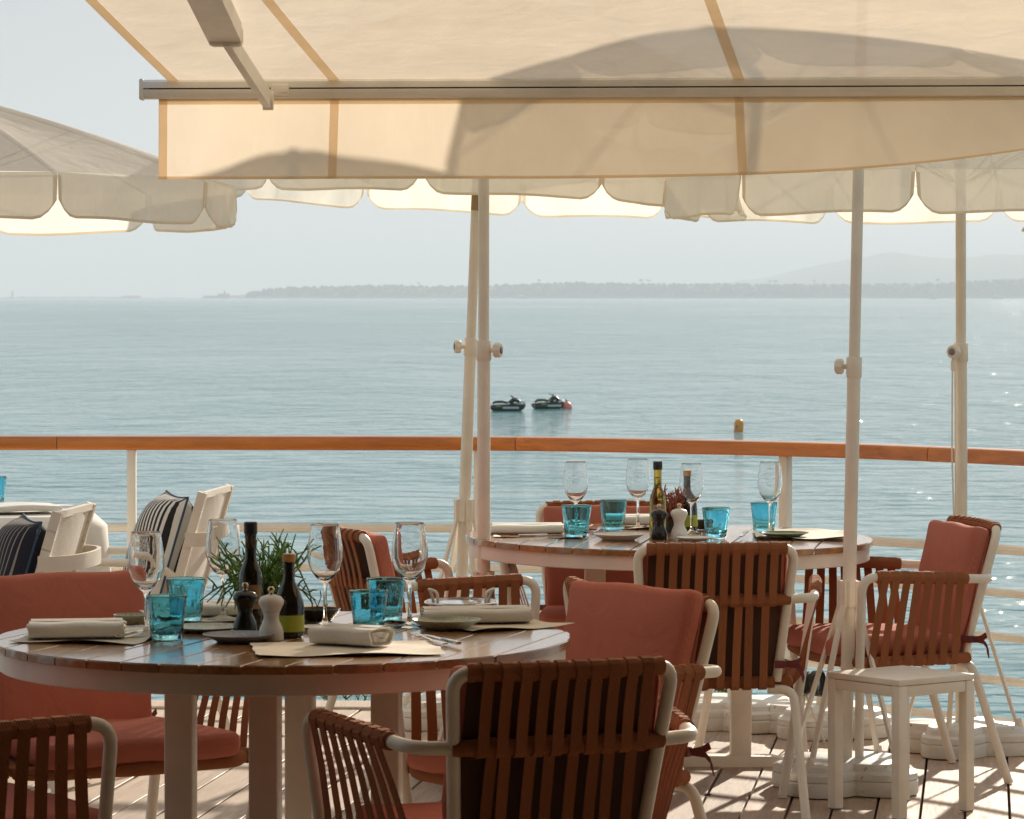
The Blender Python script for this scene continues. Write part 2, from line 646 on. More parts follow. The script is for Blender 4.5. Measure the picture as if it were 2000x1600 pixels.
# ------------------------------------------------------------------ sea, far land
SEA_Z = -8.7
mb = MB()
mb.add([(-60000, 14.5, 0), (60000, 14.5, 0), (60000, 60000, 0), (-60000, 60000, 0),
        (-60000, -60000, 0), (60000, -60000, 0)], [(0, 1, 2, 3), (4, 5, 1, 0)])
tag(mb.build('sea', 'sea', None, (0, 0, SEA_Z)), 'pale turquoise rippled sea reaching to the hazy horizon', kind='structure')


def interp(tab, x):
    for (a, b), (c, d) in zip(tab, tab[1:]):
        if a <= x <= c:
            return b + (d - b) * (x - a) / (c - a)
    return tab[0][1] if x < tab[0][0] else tab[-1][1]


# wooded island far away: (metres sideways, ridge height above sea)
ISL = [(-1690, 5), (-1560, 16), (-1480, 24), (-1400, 46), (-1300, 60), (-1150, 66), (-900, 74), (-700, 78), (-450, 70), (-150, 78), (100, 86),
       (350, 98), (600, 90), (1000, 86), (1500, 84), (2000, 86), (2400, 92), (2700, 112), (3000, 138), (3400, 160), (4200, 170), (5200, 120), (6200, 6)]
ID = 20000
mb = MB()
rng = random.Random(3)
cols = 160
prof = [(-260, 0), (-200, .16), (-110, .48), (0, .8), (260, .9), (600, .55), (1000, 0)]
for i in range(cols + 1):
    x = -1690 + (6200 + 1690) * i / cols
    h = interp(ISL, x)
    for d, k in prof:
        mb.v.append((x, ID + d * min(1, .25 + h / 60), h * k + (rng.uniform(-3, 3) if 0 < k < .9 else 0) + (-2 if k == 0 else 0)))
m = len(prof)
for i in range(cols):
    for j in range(m - 1):
        mb.f.append((i * m + j, (i + 1) * m + j, (i + 1) * m + j + 1, i * m + j + 1))
        mb.sm.append(False)
isl = mb.build('island', 'island', None, (0, 0, SEA_Z), sharp=None)
tag(isl, 'low wooded island lying along the hazy horizon', kind='structure')


def icolump(mb, c, r, rng, squash=.8):
    bm = bmesh.new()
    bmesh.ops.create_icosphere(bm, subdivisions=1, radius=1)
    vs = []
    for v in bm.verts:
        k = rng.uniform(.7, 1.25)
        vs.append((c[0] + v.co.x * r * k, c[1] + v.co.y * r * k, c[2] + v.co.z * r * squash * k))
    bm.verts.index_update()
    mb.add(vs, [[v.index for v in f.verts] for f in bm.faces], False)
    bm.free()


mb = MB()
for i in range(2200):
    x = rng.uniform(-1470, 6000) if i > 700 else rng.uniform(-1470, 3000)
    h = interp(ISL, x)
    d = rng.uniform(-190, 60)
    k = interp(prof, d)
    r = rng.uniform(6, 15)
    icolump(mb, (x, ID + d, h * k + r * .35), r, rng)
for x in (720, 760, 1440, 1470, 1690, -520, 150, 2380):
    h = interp(ISL, x)
    mb.box((x, ID, h * .9 + 9), (2.5, 2.5, 22))
    for k in range(4):
        icolump(mb, (x + rng.uniform(-9, 9), ID, h * .9 + 20 + rng.uniform(-3, 4)), rng.uniform(6, 9), rng, .5)
tag(mb.build('woodland', 'trees', None, (0, 0, SEA_Z), sharp=None), 'dark mass of pines covering the far island', 'woodland', kind='stuff')

# faint mountains behind everything, nearly lost in the haze
HILL = [(600, 20), (1500, 70), (2300, 190), (2900, 320), (3400, 410), (3900, 350), (4500, 390), (5400, 330), (7000, 260), (9000, 40)]
mb = MB()
hr = random.Random(9)
for i in range(81):
    x = 600 + 8400 * i / 80
    h = interp(HILL, x) + hr.uniform(-9, 9)
    mb.v += [(x, 30500, -2), (x, 31300, h * .55), (x, 32200, h), (x, 34500, h * .5), (x, 36000, -2)]
for i in range(80):
    for j in range(4):
        mb.f.append((i * 5 + j, (i + 1) * 5 + j, (i + 1) * 5 + j + 1, i * 5 + j + 1))
        mb.sm.append(True)
tag(mb.build('hills', 'island', None, (0, 0, SEA_Z), sharp=None), 'faint mountains almost lost in haze at the right', kind='structure')

# fort with a tower at the island's western tip
ft = thing('island_fort', 'small stone fort with a thin tower at the island tip', 'fort', (-1600, ID - 330, SEA_Z))
ft.scale = (.9, .7, .58)
MB().box((-20, 0, 12), (170, 80, 24)).build('rampart', 'fort', ft)
MB().box((20, 10, 30), (70, 50, 26)).build('keep', 'fort', ft)
t = MB()
t.lathe([(7, 40), (5.5, 62), (7, 62.2), (7, 64), (4, 64.2), (4, 70), (.1, 74)], 10)
t.build('tower', 'fort', ft, (24, 8, 0))
lp = thing('lighthouse', 'tiny lighthouse rising from the reef at far left', 'lighthouse', (-2760, ID - 200, SEA_Z))
MB().lathe([(9, -2), (8, 4), (5, 5), (4, 30), (6, 30.5), (6, 33), (3, 33.5), (3, 38), (.1, 42)], 10).build('tower', 'fort', lp)
for k, (x0, x1, h) in enumerate([(-2880, -1960, 9), (-2160, -2040, 17), (-1950, -1800, 6)]):
    mb = MB()
    n = 40

    def reef(u, v, x0=x0, x1=x1, h=h):
        return (x0 + (x1 - x0) * u, ID - 200 + (v - .5) * 160, -2 + (h + 2) * math.sin(math.pi * v) * min(1, 8 * u, 8 * (1 - u)) * (.55 + .45 * abs(math.sin(u * 37 + x0))))
    mb.grid(reef, n, 6, False)
    tag(mb.build('reef', 'rock', None, (0, 0, SEA_Z)), 'low rocky reef strung along the horizon', kind='structure')


def far_boat(x, d, L, label):
    b = thing('motor_boat', label, 'boat', (x, d, SEA_Z), R(8), 'boats off the far island')
    h = MB()
    h.add([(-L / 2, -L * .12, 0), (L * .3, -L * .12, 0), (L / 2, 0, 0), (L * .3, L * .12, 0), (-L / 2, L * .12, 0),
           (-L / 2, -L * .15, L * .12), (L * .3, -L * .15, L * .13), (L * .6, 0, L * .17), (L * .3, L * .15, L * .13), (-L / 2, L * .15, L * .12)],
          [(0, 1, 6, 5), (1, 2, 7, 6), (2, 3, 8, 7), (3, 4, 9, 8), (4, 0, 5, 9), (5, 6, 7, 8, 9), (4, 3, 2, 1, 0)])
    h.build('hull', 'boat', b)
    c = MB()
    c.box((-L * .05, 0, L * .2), (L * .45, L * .2, L * .15), None, L * .02)
    c.box((-L * .1, 0, L * .31), (L * .25, L * .16, L * .08), None, L * .02)
    c.build('cabin', 'boat', b)
    MB().tube([(-L * .1, 0, L * .3), (-L * .1, 0, L * .55)], L * .012, 5).build('mast', 'grey', b)
    return b


far_boat(1870, 13800, 52, 'white motor yacht on the horizon beside the rightmost pole')
far_boat(1480, 12600, 26, 'small white boat on the horizon left of the rightmost pole')
far_boat(40, 15500, 50, 'pale faint boat on the horizon right of the middle poles')


# jet skis moored to the pink buoy
def jet_ski(loc, rz, label):
    o = thing('jet_ski', label, 'jet ski', loc, rz, 'jet skis moored offshore')
    st = [(-1.5, .46, .10, .42), (-1.2, .52, -.05, .45), (-.3, .56, -.12, .46), (.5, .54, -.12, .50), (1.1, .40, -.05, .56), (1.45, .20, .12, .62), (1.62, .03, .40, .64)]
    h = MB()
    ring = []
    for x, w, zb, zt in st:
        for (a, z) in ((-1, zt), (-1.02, (zb + zt) * .55), (-.55, zb), (.55, zb), (1.02, (zb + zt) * .55), (1, zt)):
            ring.append((x, a * w, z))
    fs = []
    for i in range(len(st) - 1):
        for k in range(5):
            fs.append((i * 6 + k, i * 6 + k + 1, (i + 1) * 6 + k + 1, (i + 1) * 6 + k))
        fs.append((i * 6 + 5, i * 6, (i + 1) * 6, (i + 1) * 6 + 5))
    fs += [(0, 1, 2, 3, 4, 5), tuple(range(len(ring) - 6, len(ring)))[::-1]]
    h.add(ring, fs, True)
    h.build('hull', 'ski_dark', o)
    for sd in (-1, 1):
        MB().box((.35, sd * .545, .27), (1.45, .05, .19), None, .02).build('side_panel', 'ski_light', o)
    d = MB()
    dk = [(-1.52, .50, .40), (-.9, .54, .47), (0, .57, .49), (.7, .52, .60), (1.2, .36, .72), (1.6, .05, .68)]
    vs = []
    for x, w, z in dk:
        vs += [(x, -w, z), (x, -w * .5, z + .09), (x, w * .5, z + .09), (x, w, z)]
    fs = []
    for i in range(len(dk) - 1):
        for k in range(3):
            fs.append((i * 4 + k, (i + 1) * 4 + k, (i + 1) * 4 + k + 1, i * 4 + k + 1))
    d.add(vs, fs, True)
    d.tube([(-1.5, -.5, .4), (0, -.58, .46), (1.2, -.4, .62)], .035, 6)
    d.tube([(-1.5, .5, .4), (0, .58, .46), (1.2, .4, .62)], .035, 6)
    d.build('deck', 'ski_dark', o)
    s = MB()
    s.tube([(-1.35, 0, .62), (-1.1, 0, .78), (-.4, 0, .80), (-.1, 0, .70), (.25, 0, .78)], [.11, .15, .15, .13, .09], 10, sq=(1.2, .8))
    s.build('seat', 'black', o)
    c = MB()
    c.tube([(.2, 0, .7), (.55, 0, .95), (.75, 0, .98), (1.15, 0, .75)], [.2, .22, .2, .1], 10)
    c.build('cowl', 'ski_dark', o)
    b = MB()
    b.tube([(.30, -.40, 1.34), (.46, -.15, 1.24), (.46, .15, 1.24), (.30, .40, 1.34)], .04, 6)
    b.tube([(.62, 0, .9), (.46, 0, 1.25)], .07, 6)
    b.box((.5, 0, 1.04), (.22, .26, .16), None, .03)
    b.build('handlebar', 'black', o)
    for sd in (-1, 1):
        MB().box((.62, sd * .42, 1.04), (.05, .16, .11), None, .02).build('mirror', 'black', o)
    MB().box((-.75, -.585, .43), (.55, .02, .07)).build('trim', 'ski_lime', o)
    MB().box((.05, -.23, .78), (.2, .05, .1), None, .02).build('trim', 'ski_lime', o)
    return o


jet_ski((-.4, 321, SEA_Z), R(-6), 'dark green and white jet ski, left of the two')
jet_ski((3.3, 327, SEA_Z), R(28), 'dark jet ski floating next to the pink buoy')
b = thing('mooring_buoy', 'round faded pink mooring buoy beside a jet ski', 'buoy', (5.0, 328, SEA_Z))
b.scale = (1.35, 1.35, 1.35)
MB().lathe([(.02, -.35), (.25, -.28), (.37, 0), (.35, .22), (.22, .38), (.06, .45), (.06, .54), (.001, .55)], 16).build('float', 'buoy_pink', b)
MB().lathe([(.05, .53), (.09, .57), (.05, .62), (.001, .62)], 8).build('ring', 'grey', b)
b = thing('marker_buoy', 'upright orange marker buoy on the water', 'buoy', (17.2, 272, SEA_Z))
b.rotation_euler = (0, R(3), 0)
MB().lathe([(.02, -.4), (.34, -.38), (.36, 0), (.36, .62), (.30, .80), (.16, .9), (.001, .92)], 18).build('float', 'buoy_orange', b)
MB().box((-.18, -.325, .35), (.16, .05, .2)).build('plate', 'grey', b)
mb = MB()
mb.lathe([(.36, .05), (.375, .06), (.375, .14), (.36, .15)], 18)
mb.build('band', 'buoy_orange', b)

# ------------------------------------------------------------------ deck
EDGE = [(-9, 13.62), (-4.5, 13.6), (-2, 13.58), (-.6, 13.56), (0, 13.50), (.38, 13.37), (.753, 13.18), (1.197, 12.90), (1.558, 12.54), (1.757, 12.31),
        (2.05, 11.85), (2.32, 11.25), (2.52, 10.5), (2.62, 9.6), (2.66, 8.4), (2.66, 6), (2.66, -3)]


def spline(pts, n=10):
    out = []
    P = [Vector((*p, 0)) for p in pts]
    for i in range(len(P) - 1):
        a, b, c, d = P[max(0, i - 1)], P[i], P[i + 1], P[min(len(P) - 1, i + 2)]
        for k in range(n):
            t = k / n
            L = (c - b).length
            m1 = (c - a) / max(1e-6, (c - a).length) * L
            m2 = (d - b) / max(1e-6, (d - b).length) * L
            h = (2 * t ** 3 - 3 * t ** 2 + 1) * b + (t ** 3 - 2 * t ** 2 + t) * m1 + (-2 * t ** 3 + 3 * t ** 2) * c + (t ** 3 - t ** 2) * m2
            out.append(h)
    out.append(P[-1])
    return out


EC = spline(EDGE, 8)


def offset(C, d):
    out = []
    for i, p in enumerate(C):
        t = (C[min(i + 1, len(C) - 1)] - C[max(i - 1, 0)]).normalized()
        nrm = Vector((t.y, -t.x, 0))      # to the right of travel = inwards
        out.append(p + nrm * d)
    return out


DECK_OUT = offset(EC, -.06)
DECK_IN = offset(EC, .20)
deck = MB()
poly = [(p.x, p.y) for p in offset(EC, -.04)] + [(-9, -3)]
deck.prism([(x, y) for x, y in poly][::-1], -.32, -.032)
deck = deck.build('deck', 'earth')
tag(deck, 'weathered timber terrace deck above the sea', kind='structure')

# planks run a few degrees off the view axis, cut to the inner edge of the border boards
PA = R(7.5)
PD = Vector((math.sin(PA), math.cos(PA), 0))
PN = Vector((math.cos(PA), -math.sin(PA), 0))
PW = .132


def hit(u, curve):
    """largest distance along PD at lateral offset u that lies inside the curve"""
    best = None
    for a, b in zip(curve, curve[1:]):
        ua, ub = a.dot(PN), b.dot(PN)
        if (ua - u) * (ub - u) <= 0 and ua != ub:
            t = (u - ua) / (ub - ua)
            v = (a + (b - a) * t).dot(PD)
            if best is None or v > best:
                best = v
    return best


prng = random.Random(11)
u = -5.6
k = 0
while u < 2.6:
    a, c = u + .004, u + PW - .004
    va, vc = hit(a, DECK_IN), hit(c, DECK_IN)
    if va is not None and vc is not None:
        start = 4.2
        lim = min(va, vc)
        cuts = [start]
        x = start + (1.2 if k % 2 else 2.6) + prng.uniform(-.4, .4)
        while x < lim - .7:
            cuts.append(x)
            x += 3.0 + prng.uniform(-.3, .5)
        for j, s0 in enumerate(cuts):
            if j + 1 < len(cuts):
                ea = ec = cuts[j + 1] - .004
            else:
                ea, ec = va - .004, vc - .004
            mid = PD * ((s0 + min(ea, ec)) / 2) + PN * ((a + c) / 2)
            dz = prng.uniform(-.0015, .0015)
            pts = [PD * s0 + PN * a, PD * s0 + PN * c, PD * ec + PN * c, PD * ea + PN * a]
            rot = Rz(PA)                       # local frame: PD -> +y
            loc = [rot @ (p - mid) for p in pts]
            mb = MB()
            bev = .0014
            lo = [(p.x, p.y, -.026) for p in loc] + [(p.x, p.y, -bev) for p in loc]
            cen = Vector((0, 0, 0))
            hi = []
            for p in loc:
                hi.append((p.x - math.copysign(bev, p.x), p.y - math.copysign(bev, p.y), 0))
            vs = lo + hi
            fs = []
            for i in range(4):
                i2 = (i + 1) % 4
                fs += [(i, i2, 4 + i2, 4 + i), (4 + i, 4 + i2, 8 + i2, 8 + i)]
            fs.append((8, 9, 10, 11))
            mb.add(vs, fs)
            o = mb.build('plank', 'deck', deck, (mid.x, mid.y, dz), sharp=None)
            o.rotation_euler = (R(prng.uniform(-.03, .03)), R(prng.uniform(-.15, .15)), -PA)
    u += PW
    k += 1

# border boards follow the edge of the terrace
acc, segs, cur = 0, [], [0]
for i in range(1, len(EC)):
    if EC[i].x < -5 or EC[i].y < 4:
        cur = [i]
        acc = 0
        continue
    acc += (EC[i] - EC[i - 1]).length
    cur.append(i)
    if acc > 1.25:
        segs.append(cur)
        cur = [i]
        acc = 0
IN2 = offset(EC, .195)
for sg in segs:
    mb = MB()
    n = len(sg)
    c0 = sum((EC[i] for i in sg), Vector()) / n
    vs = []
    for j, i in enumerate(sg):
        a, b = DECK_OUT[i] - c0, IN2[i] - c0
        if j in (0, n - 1):
            sh = (EC[sg[1]] - EC[sg[0]]).normalized() * .003 if j == 0 else (EC[sg[-2]] - EC[sg[-1]]).normalized() * .003
            a, b = a + sh, b + sh
        vs += [(a.x, a.y, -.03), (a.x, a.y, .004), (b.x, b.y, .004), (b.x, b.y, -.03)]
    fs = [(j * 4 + k, j * 4 + (k + 1) % 4, (j + 1) * 4 + (k + 1) % 4, (j + 1) * 4 + k) for j in range(n - 1) for k in range(4)]
    fs += [(0, 1, 2, 3), tuple((n - 1) * 4 + k for k in (3, 2, 1, 0))]
    mb.add(vs, fs)
    mb.build('border_board', 'deck', deck, (c0.x, c0.y, 0), sharp=30)

# sea wall below the terrace, with a planted ledge outside the railing
mb = MB()
mb.prism([(p.x, p.y) for p in offset(EC, -.75)][::-1] + [(-9, -3)], SEA_Z - 2, -.34)
tag(mb.build('sea_wall', 'rock'), 'rough stone sea wall carrying the terrace', kind='structure')

# ------------------------------------------------------------------ railing
RAIL = [p for p in EC if p.x > -5.2 and p.y > 5]
rl = thing('railing', 'white railing with varnished wooden handrail along the terrace edge', 'railing')


def along(C):
    L = [0]
    for a, b in zip(C, C[1:]):
        L.append(L[-1] + (b - a).length)
    return L


RL = along(RAIL)


def at_len(s):
    for i in range(len(RL) - 1):
        if RL[i] <= s <= RL[i + 1]:
            t = (s - RL[i]) / (RL[i + 1] - RL[i])
            p = RAIL[i].lerp(RAIL[i + 1], t)
            return p, (RAIL[i + 1] - RAIL[i]).normalized()
    return RAIL[-1], (RAIL[-1] - RAIL[-2]).normalized()


def len_at_x(x):
    for i in range(len(RAIL) - 1):
        if RAIL[i].x <= x <= RAIL[i + 1].x:
            return RL[i] + (RL[i + 1] - RL[i]) * (x - RAIL[i].x) / (RAIL[i + 1].x - RAIL[i].x)


cuts = [0, len_at_x(-3.4), len_at_x(-1.72), len_at_x(.02), len_at_x(1.487), len_at_x(1.487) + 1.8, len_at_x(1.487) + 3.6, RL[-1]]
for a, b in zip(cuts, cuts[1:]):
    n = max(4, int((b - a) / .12))
    pts = [at_len(a + .0015 + (b - a - .003) * i / n) for i in range(n + 1)]
    c0 = pts[n // 2][0]
    t0 = pts[n // 2][1]
    ang = math.atan2(t0.y, t0.x)
    inv = Rz(-ang)
    sec = [(-.038, -.018), (-.038, .014), (-.031, .024), (-.015, .0275), (.015, .0275), (.031, .024), (.038, .014), (.038, -.018), (.030, -.026), (-.030, -.026)]
    vs, fs = [], []
    m = len(sec)
    for p, t in pts:
        nn = Vector((t.y, -t.x, 0))
        for (q, z) in sec:
            w = inv @ (p + nn * q - c0)
            vs.append((w.x, w.y, z))
    for i in range(n):
        for k in range(m):
            fs.append((i * m + k, i * m + (k + 1) % m, (i + 1) * m + (k + 1) % m, (i + 1) * m + k))
    fs += [tuple(range(m)), tuple(n * m + k for k in range(m))[::-1]]
    mb = MB()
    mb.add(vs, fs, True)
    o = mb.build('handrail', 'rail_wood', rl, (c0.x, c0.y, .985), sharp=35)
    o.rotation_euler = (0, 0, ang)
for z in (.665, .515, .362, .212, .07):
    mb = MB()
    mb.tube([(p.x, p.y, z) for p in RAIL], .017 if z > .6 else .0145, 8, sq=(.55, 1.0) if False else None)
    mb.build('rail_bar', 'white', rl)
posts = [len_at_x(x) for x in (-4.05, -2.75, -1.44, -.125, .995, 1.79)]
s = posts[-1] + 1.2
while s < RL[-1]:
    posts.append(s)
    s += 1.2
for s in posts:
    p, t = at_len(s)
    o = MB().box((0, 0, .478), (.032, .05, .958), None, .004).build('post', 'white', rl, (p.x, p.y, .004))
    o.rotation_euler = (0, 0, math.atan2(t.y, t.x))
    MB().box((0, 0, .004), (.09, .09, .008), None, .002).build('foot_plate', 'white', o, (0, 0, 0))

# ------------------------------------------------------------------ unseen building, added to darken the foreground; carries the awning
bd = thing('shade_building', 'unseen dark roof and walls added to shade the foreground', 'building', (0, 0, 0))
MB().box((0, 1.05, 2.95), (9.4, 11.9, .22)).build('roof', 'wall', bd)
MB().box((0, 6.86, 2.80), (9.0, .16, .10)).build('fascia_beam', 'wall', bd)
MB().box((0, -4.8, 1.41), (9.1, .3, 2.85)).build('wall', 'wall', bd)
MB().box((4.55, 1.0, 1.41), (.3, 11.7, 2.85)).build('wall', 'wall', bd)
MB().box((-4.55, 1.0, 1.41), (.3, 11.7, 2.85)).build('wall', 'wall', bd)
mb = MB()
mb.box((-1, -4.0, -.05), (16, 16, .05))
tag(mb.build('terrace_floor', 'wall', None, (0, 0, -.0), sharp=None), 'plain floor under the added roof', kind='structure')

# ------------------------------------------------------------------ awning
AW = thing('awning', 'cream retractable awning with front bar and hanging valance overhead', 'awning')
BL, BR = Vector((-1.018, 9.90, 2.111)), Vector((3.9, 9.60, 2.111))
BDIR = (BR - BL).normalized()
SD = Vector((.15, 1, -.207)).normalized()      # slope of the cloth, outwards and down
LEN = 3.05


def barp(x):
    t = (x - BL.x) / (BR.x - BL.x)
    return BL.lerp(BR, t)


seams = [-.948, -.488, .62, 1.728, 2.836, 3.84]
for a, b in zip(seams, seams[1:]):
    def cl(u, v, a=a, b=b):
        p = barp(a + (b - a) * u) + Vector((0, -.005, .026)) - SD * (v * LEN)
        p.z -= .03 * math.sin(math.pi * v) + .006 * math.sin(math.pi * u) * math.sin(v * 9)
        return p
    MB().grid(cl, 8, 24).build('cloth_panel', 'canvas', AW, sharp=None)
for i, a in enumerate(seams):
    w = .03
    e = (0 if i == 0 else -w / 2)

    def sm(u, v, a=a, e=e):
        p = barp(a + e + w * u) + Vector((0, -.005, .022)) - SD * (v * LEN)
        p.z -= .03 * math.sin(math.pi * v)
        return p
    MB().grid(sm, 1, 24).build('seam', 'canvas2', AW, sharp=None)

# front bar: rounded profile with an open slot along the camera side
sec = [(.020, .020), (.010, .0265), (-.012, .0265), (-.022, .020), (-.025, .008), (-.025, .003), (-.012, .003), (-.012, -.001), (-.025, -.001), (-.025, -.012), (-.018, -.024), (.014, -.0265), (.022, -.018)]
vs = []
for p in (BL, BR):
    for d, z in sec:
        vs.append(p + Vector((0, d, z)))
m = len(sec)
fs = [(k, (k + 1) % m, m + (k + 1) % m, m + k) for k in range(m)]
mb = MB()
mb.add(vs, fs)
bar = mb.build('front_bar', 'alu', AW)
mb = MB()
for d, z in [(0, 0)]:
    mb.box((BL.x - .004, BL.y, BL.z), (.012, .054, .058), None, .004)
mb.build('end_cap', 'alu', bar)
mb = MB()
mb.bar(barp(-1.0) + Vector((0, -.0125, .001)), barp(3.85) + Vector((0, -.0125, .001)), .003, .0036)  # dark strip stands in for the shade inside the slot
mb.build('slot_shade', 'slot', bar)
# valance, blown up towards the right


def swing(x):
    t = max(0, min(1.3, (x - (-.1)) / 1.55))
    return R(50) * t ** 1.7


def valp(x, l):
    p = barp(x) + Vector((0, -.004, -.026))
    a = swing(x)
    w = .010 * math.sin(x * 7.3 + 1) * l / .2 + .006 * math.sin(x * 17) * l / .2
    return p + Vector((.006 * l / .2 * math.sin(x * 3), -math.sin(a) * l + w, -math.cos(a) * l))


VH = .222
vs_ = [-.975, -.488, .62, 1.728, 2.836, 3.84]
for a, b in zip(vs_, vs_[1:]):
    MB().grid(lambda u, v, a=a, b=b: valp(a + (b - a) * u, VH * v), 20, 8).build('valance_panel', 'valance', AW, sharp=None)
for i, a in enumerate(vs_):
    e = 0 if i == 0 else -.012
    MB().grid(lambda u, v, a=a, e=e: valp(a + e + .024 * u, VH * v) + Vector((0, -.002, 0)), 1, 8).build('valance_seam', 'canvas2', AW, sharp=None)
MB().grid(lambda u, v: valp(-.975 + 4.8 * u, VH - .008 + .008 * v) + Vector((0, -.0025, 0)), 90, 1).build('valance_hem', 'canvas2', AW, sharp=None)
MB().grid(lambda u, v: valp(-.975 + 4.8 * u, .016 * v) + Vector((0, -.002, 0)), 60, 1).build('valance_top_hem', 'canvas2', AW, sharp=None)
# folding arm
arm = put('folding_arm', None, AW, (0, 0, 0))
e1 = Vector((-.735, 9.18, 2.215))
MB().bar((-.76, 8.2, 2.36), e1, .085, .05).build('upper_arm', 'alu', arm)
mb = MB()
mb.box((e1.x, e1.y + .02, e1.z - .006), (.088, .06, .056), None, .012)
mb.build('elbow', 'alu', arm)
mb = MB()
a0, a1 = e1 + Vector((.005, .0, -.012)), Vector((-.665, 9.80, 2.072))
mb.bar(a0, a1, .020, .046)
mb.tube([a1 - (a1 - a0).normalized() * .01 + Vector((-.014, 0, 0)), a1 - (a1 - a0).normalized() * .01 + Vector((.014, 0, 0))], .026, 14)
mb.build('forearm', 'alu', arm)
mb = MB()
mb.box((-.638, 9.86, 2.108), (.05, .035, .03), None, .005)
mb.tube([(-.625, 9.83, 2.106), (-.625, 9.85, 2.106)], .006, 8)
mb.build('bracket', 'alu', arm)

# ------------------------------------------------------------------ parasols
LOBE = []
for i in range(64):
    a = 2 * math.pi * i / 64
    t = (a + math.pi / 4) % (math.pi / 2) - math.pi / 4
    LOBE.append((a, ((math.cos(t) / .245) ** 3 + (abs(math.sin(t)) / .115) ** 3) ** (-1 / 3)))


def base_mesh():
    mb = MB()

    def ringpts(k, z, off=0):
        return [((r * k + off) * math.cos(a), (r * k + off) * math.sin(a), z) for a, r in LOBE]
    tiers = [(.985, 0.0), (1.0, .008), (1.0, .040), (.985, .0445), (.962, .0445), (.962, .0475), (.99, .048), (.985, .066), (.945, .073), (.865, .074), (.85, .089), (.81, .096), (.30, .100)]
    n = len(LOBE)
    vs = []
    for k, z in tiers:
        vs += ringpts(k, z)
    fs = [tuple(range(n))[::-1], tuple((len(tiers) - 1) * n + i for i in range(n))]
    for t in range(len(tiers) - 1):
        for i in range(n):
            fs.append((t * n + i, t * n + (i + 1) % n, (t + 1) * n + (i + 1) % n, (t + 1) * n + i))
    mb.add(vs, fs, True)
    return mb.mesh('parasol_base', 'chipped', True, 35)


BASE_ME = base_mesh()


def knob_mesh():
    mb = MB()
    mb.lathe([(.0005, 0), (.008, 0), (.008, .014), (.021, .015), (.023, .019), (.023, .034), (.020, .038), (.0005, .038)], 24,
             mod=lambda a, z: 1 + (.05 * math.cos(8 * a) if z > .0145 else 0))
    return mb.mesh('clamp_knob', 'white_pole', True, 40)


KNOB_ME = knob_mesh()
KCAP = MB().lathe([(.0005, .0385), (.012, .0385), (.012, .040), (.0005, .040)], 16).mesh('knob_cap', 'grey')


def canopy(parent, Rr, rise, fh, n, phase, rng, power=1.28, cloth='brolly'):
    A = [phase + 2 * math.pi * k / n for k in range(n)]
    for k in range(n):
        a0, a1 = A[k], A[k] + 2 * math.pi / n
        d0, d1 = Vector((math.cos(a0), math.sin(a0), 0)), Vector((math.cos(a1), math.sin(a1), 0))
        outn = (d0 + d1).normalized()
        sag = rng.uniform(.012, .026)

        def pan(u, v):
            p = d0.lerp(d1, u) * Rr * max(v, .03)
            p.z = -rise * max(v, .03) ** power - sag * math.sin(math.pi * u) * math.sin(math.pi * min(1, v * .92))
            return p
        MB().grid(pan, 6, 9).build('canopy_panel', cloth, parent, sharp=None)
        ph, am = rng.uniform(0, 6), rng.uniform(.004, .012)
        lift = rng.uniform(-.01, .03)

        def prof(u):
            e = min(u, 1 - u)
            cr = .13
            c = 1 - .42 * (max(0, 1 - e / cr)) ** 2.4
            return fh * c * (1 + .035 * math.sin(u * 6 + ph))

        def flap(u, w, off=0.0):
            g = .006 * w
            uu = g + (1 - 2 * g) * u
            p = d0.lerp(d1, uu) * Rr
            p.z = -rise
            l = prof(u) * w
            p.z -= l
            fl = am * math.sin(u * 14 + ph) * w + .35 * am * math.sin(u * 37 + ph * 2) * w + lift * w * w * math.sin(math.pi * u)
            return p + outn * (fl + off)
        MB().grid(flap, 26, 6).build('flap', cloth, parent, sharp=None)

        def hem(u, w):
            t = 1 - .062 * (1 - w)
            return flap(u, t, .0022)
        hm = MB().grid(hem, 26, 1)
        for side in (0, 1):
            hm.grid(lambda u, w, side=side: flap(.02 * u + (.98 if side else 0), .12 + .88 * w, .0022), 1, 8)
        hm.build('flap_hem', 'hem', parent, sharp=None)
        rb = MB()
        rb.tube([d0 * Rr * v + Vector((0, 0, -rise * v ** power - .012)) for v in (.04, .2, .4, .6, .8, .99)], .003, 6)
        rb.build('rib', 'white_pole', parent)
        st = MB()
        st.tube([Vector((0, 0, -rise - .015)) + d0 * .03, d0 * Rr * .52 + Vector((0, 0, -rise * .52 ** power - .018))], .0026, 6)
        st.build('stretcher', 'white_pole', parent)
    MB().lathe([(.0005, .016), (.012, .015), (.02, .008), (.05, -.004), (.05, -.012), (.0005, -.012)], 16).build('finial', 'white_pole', parent)


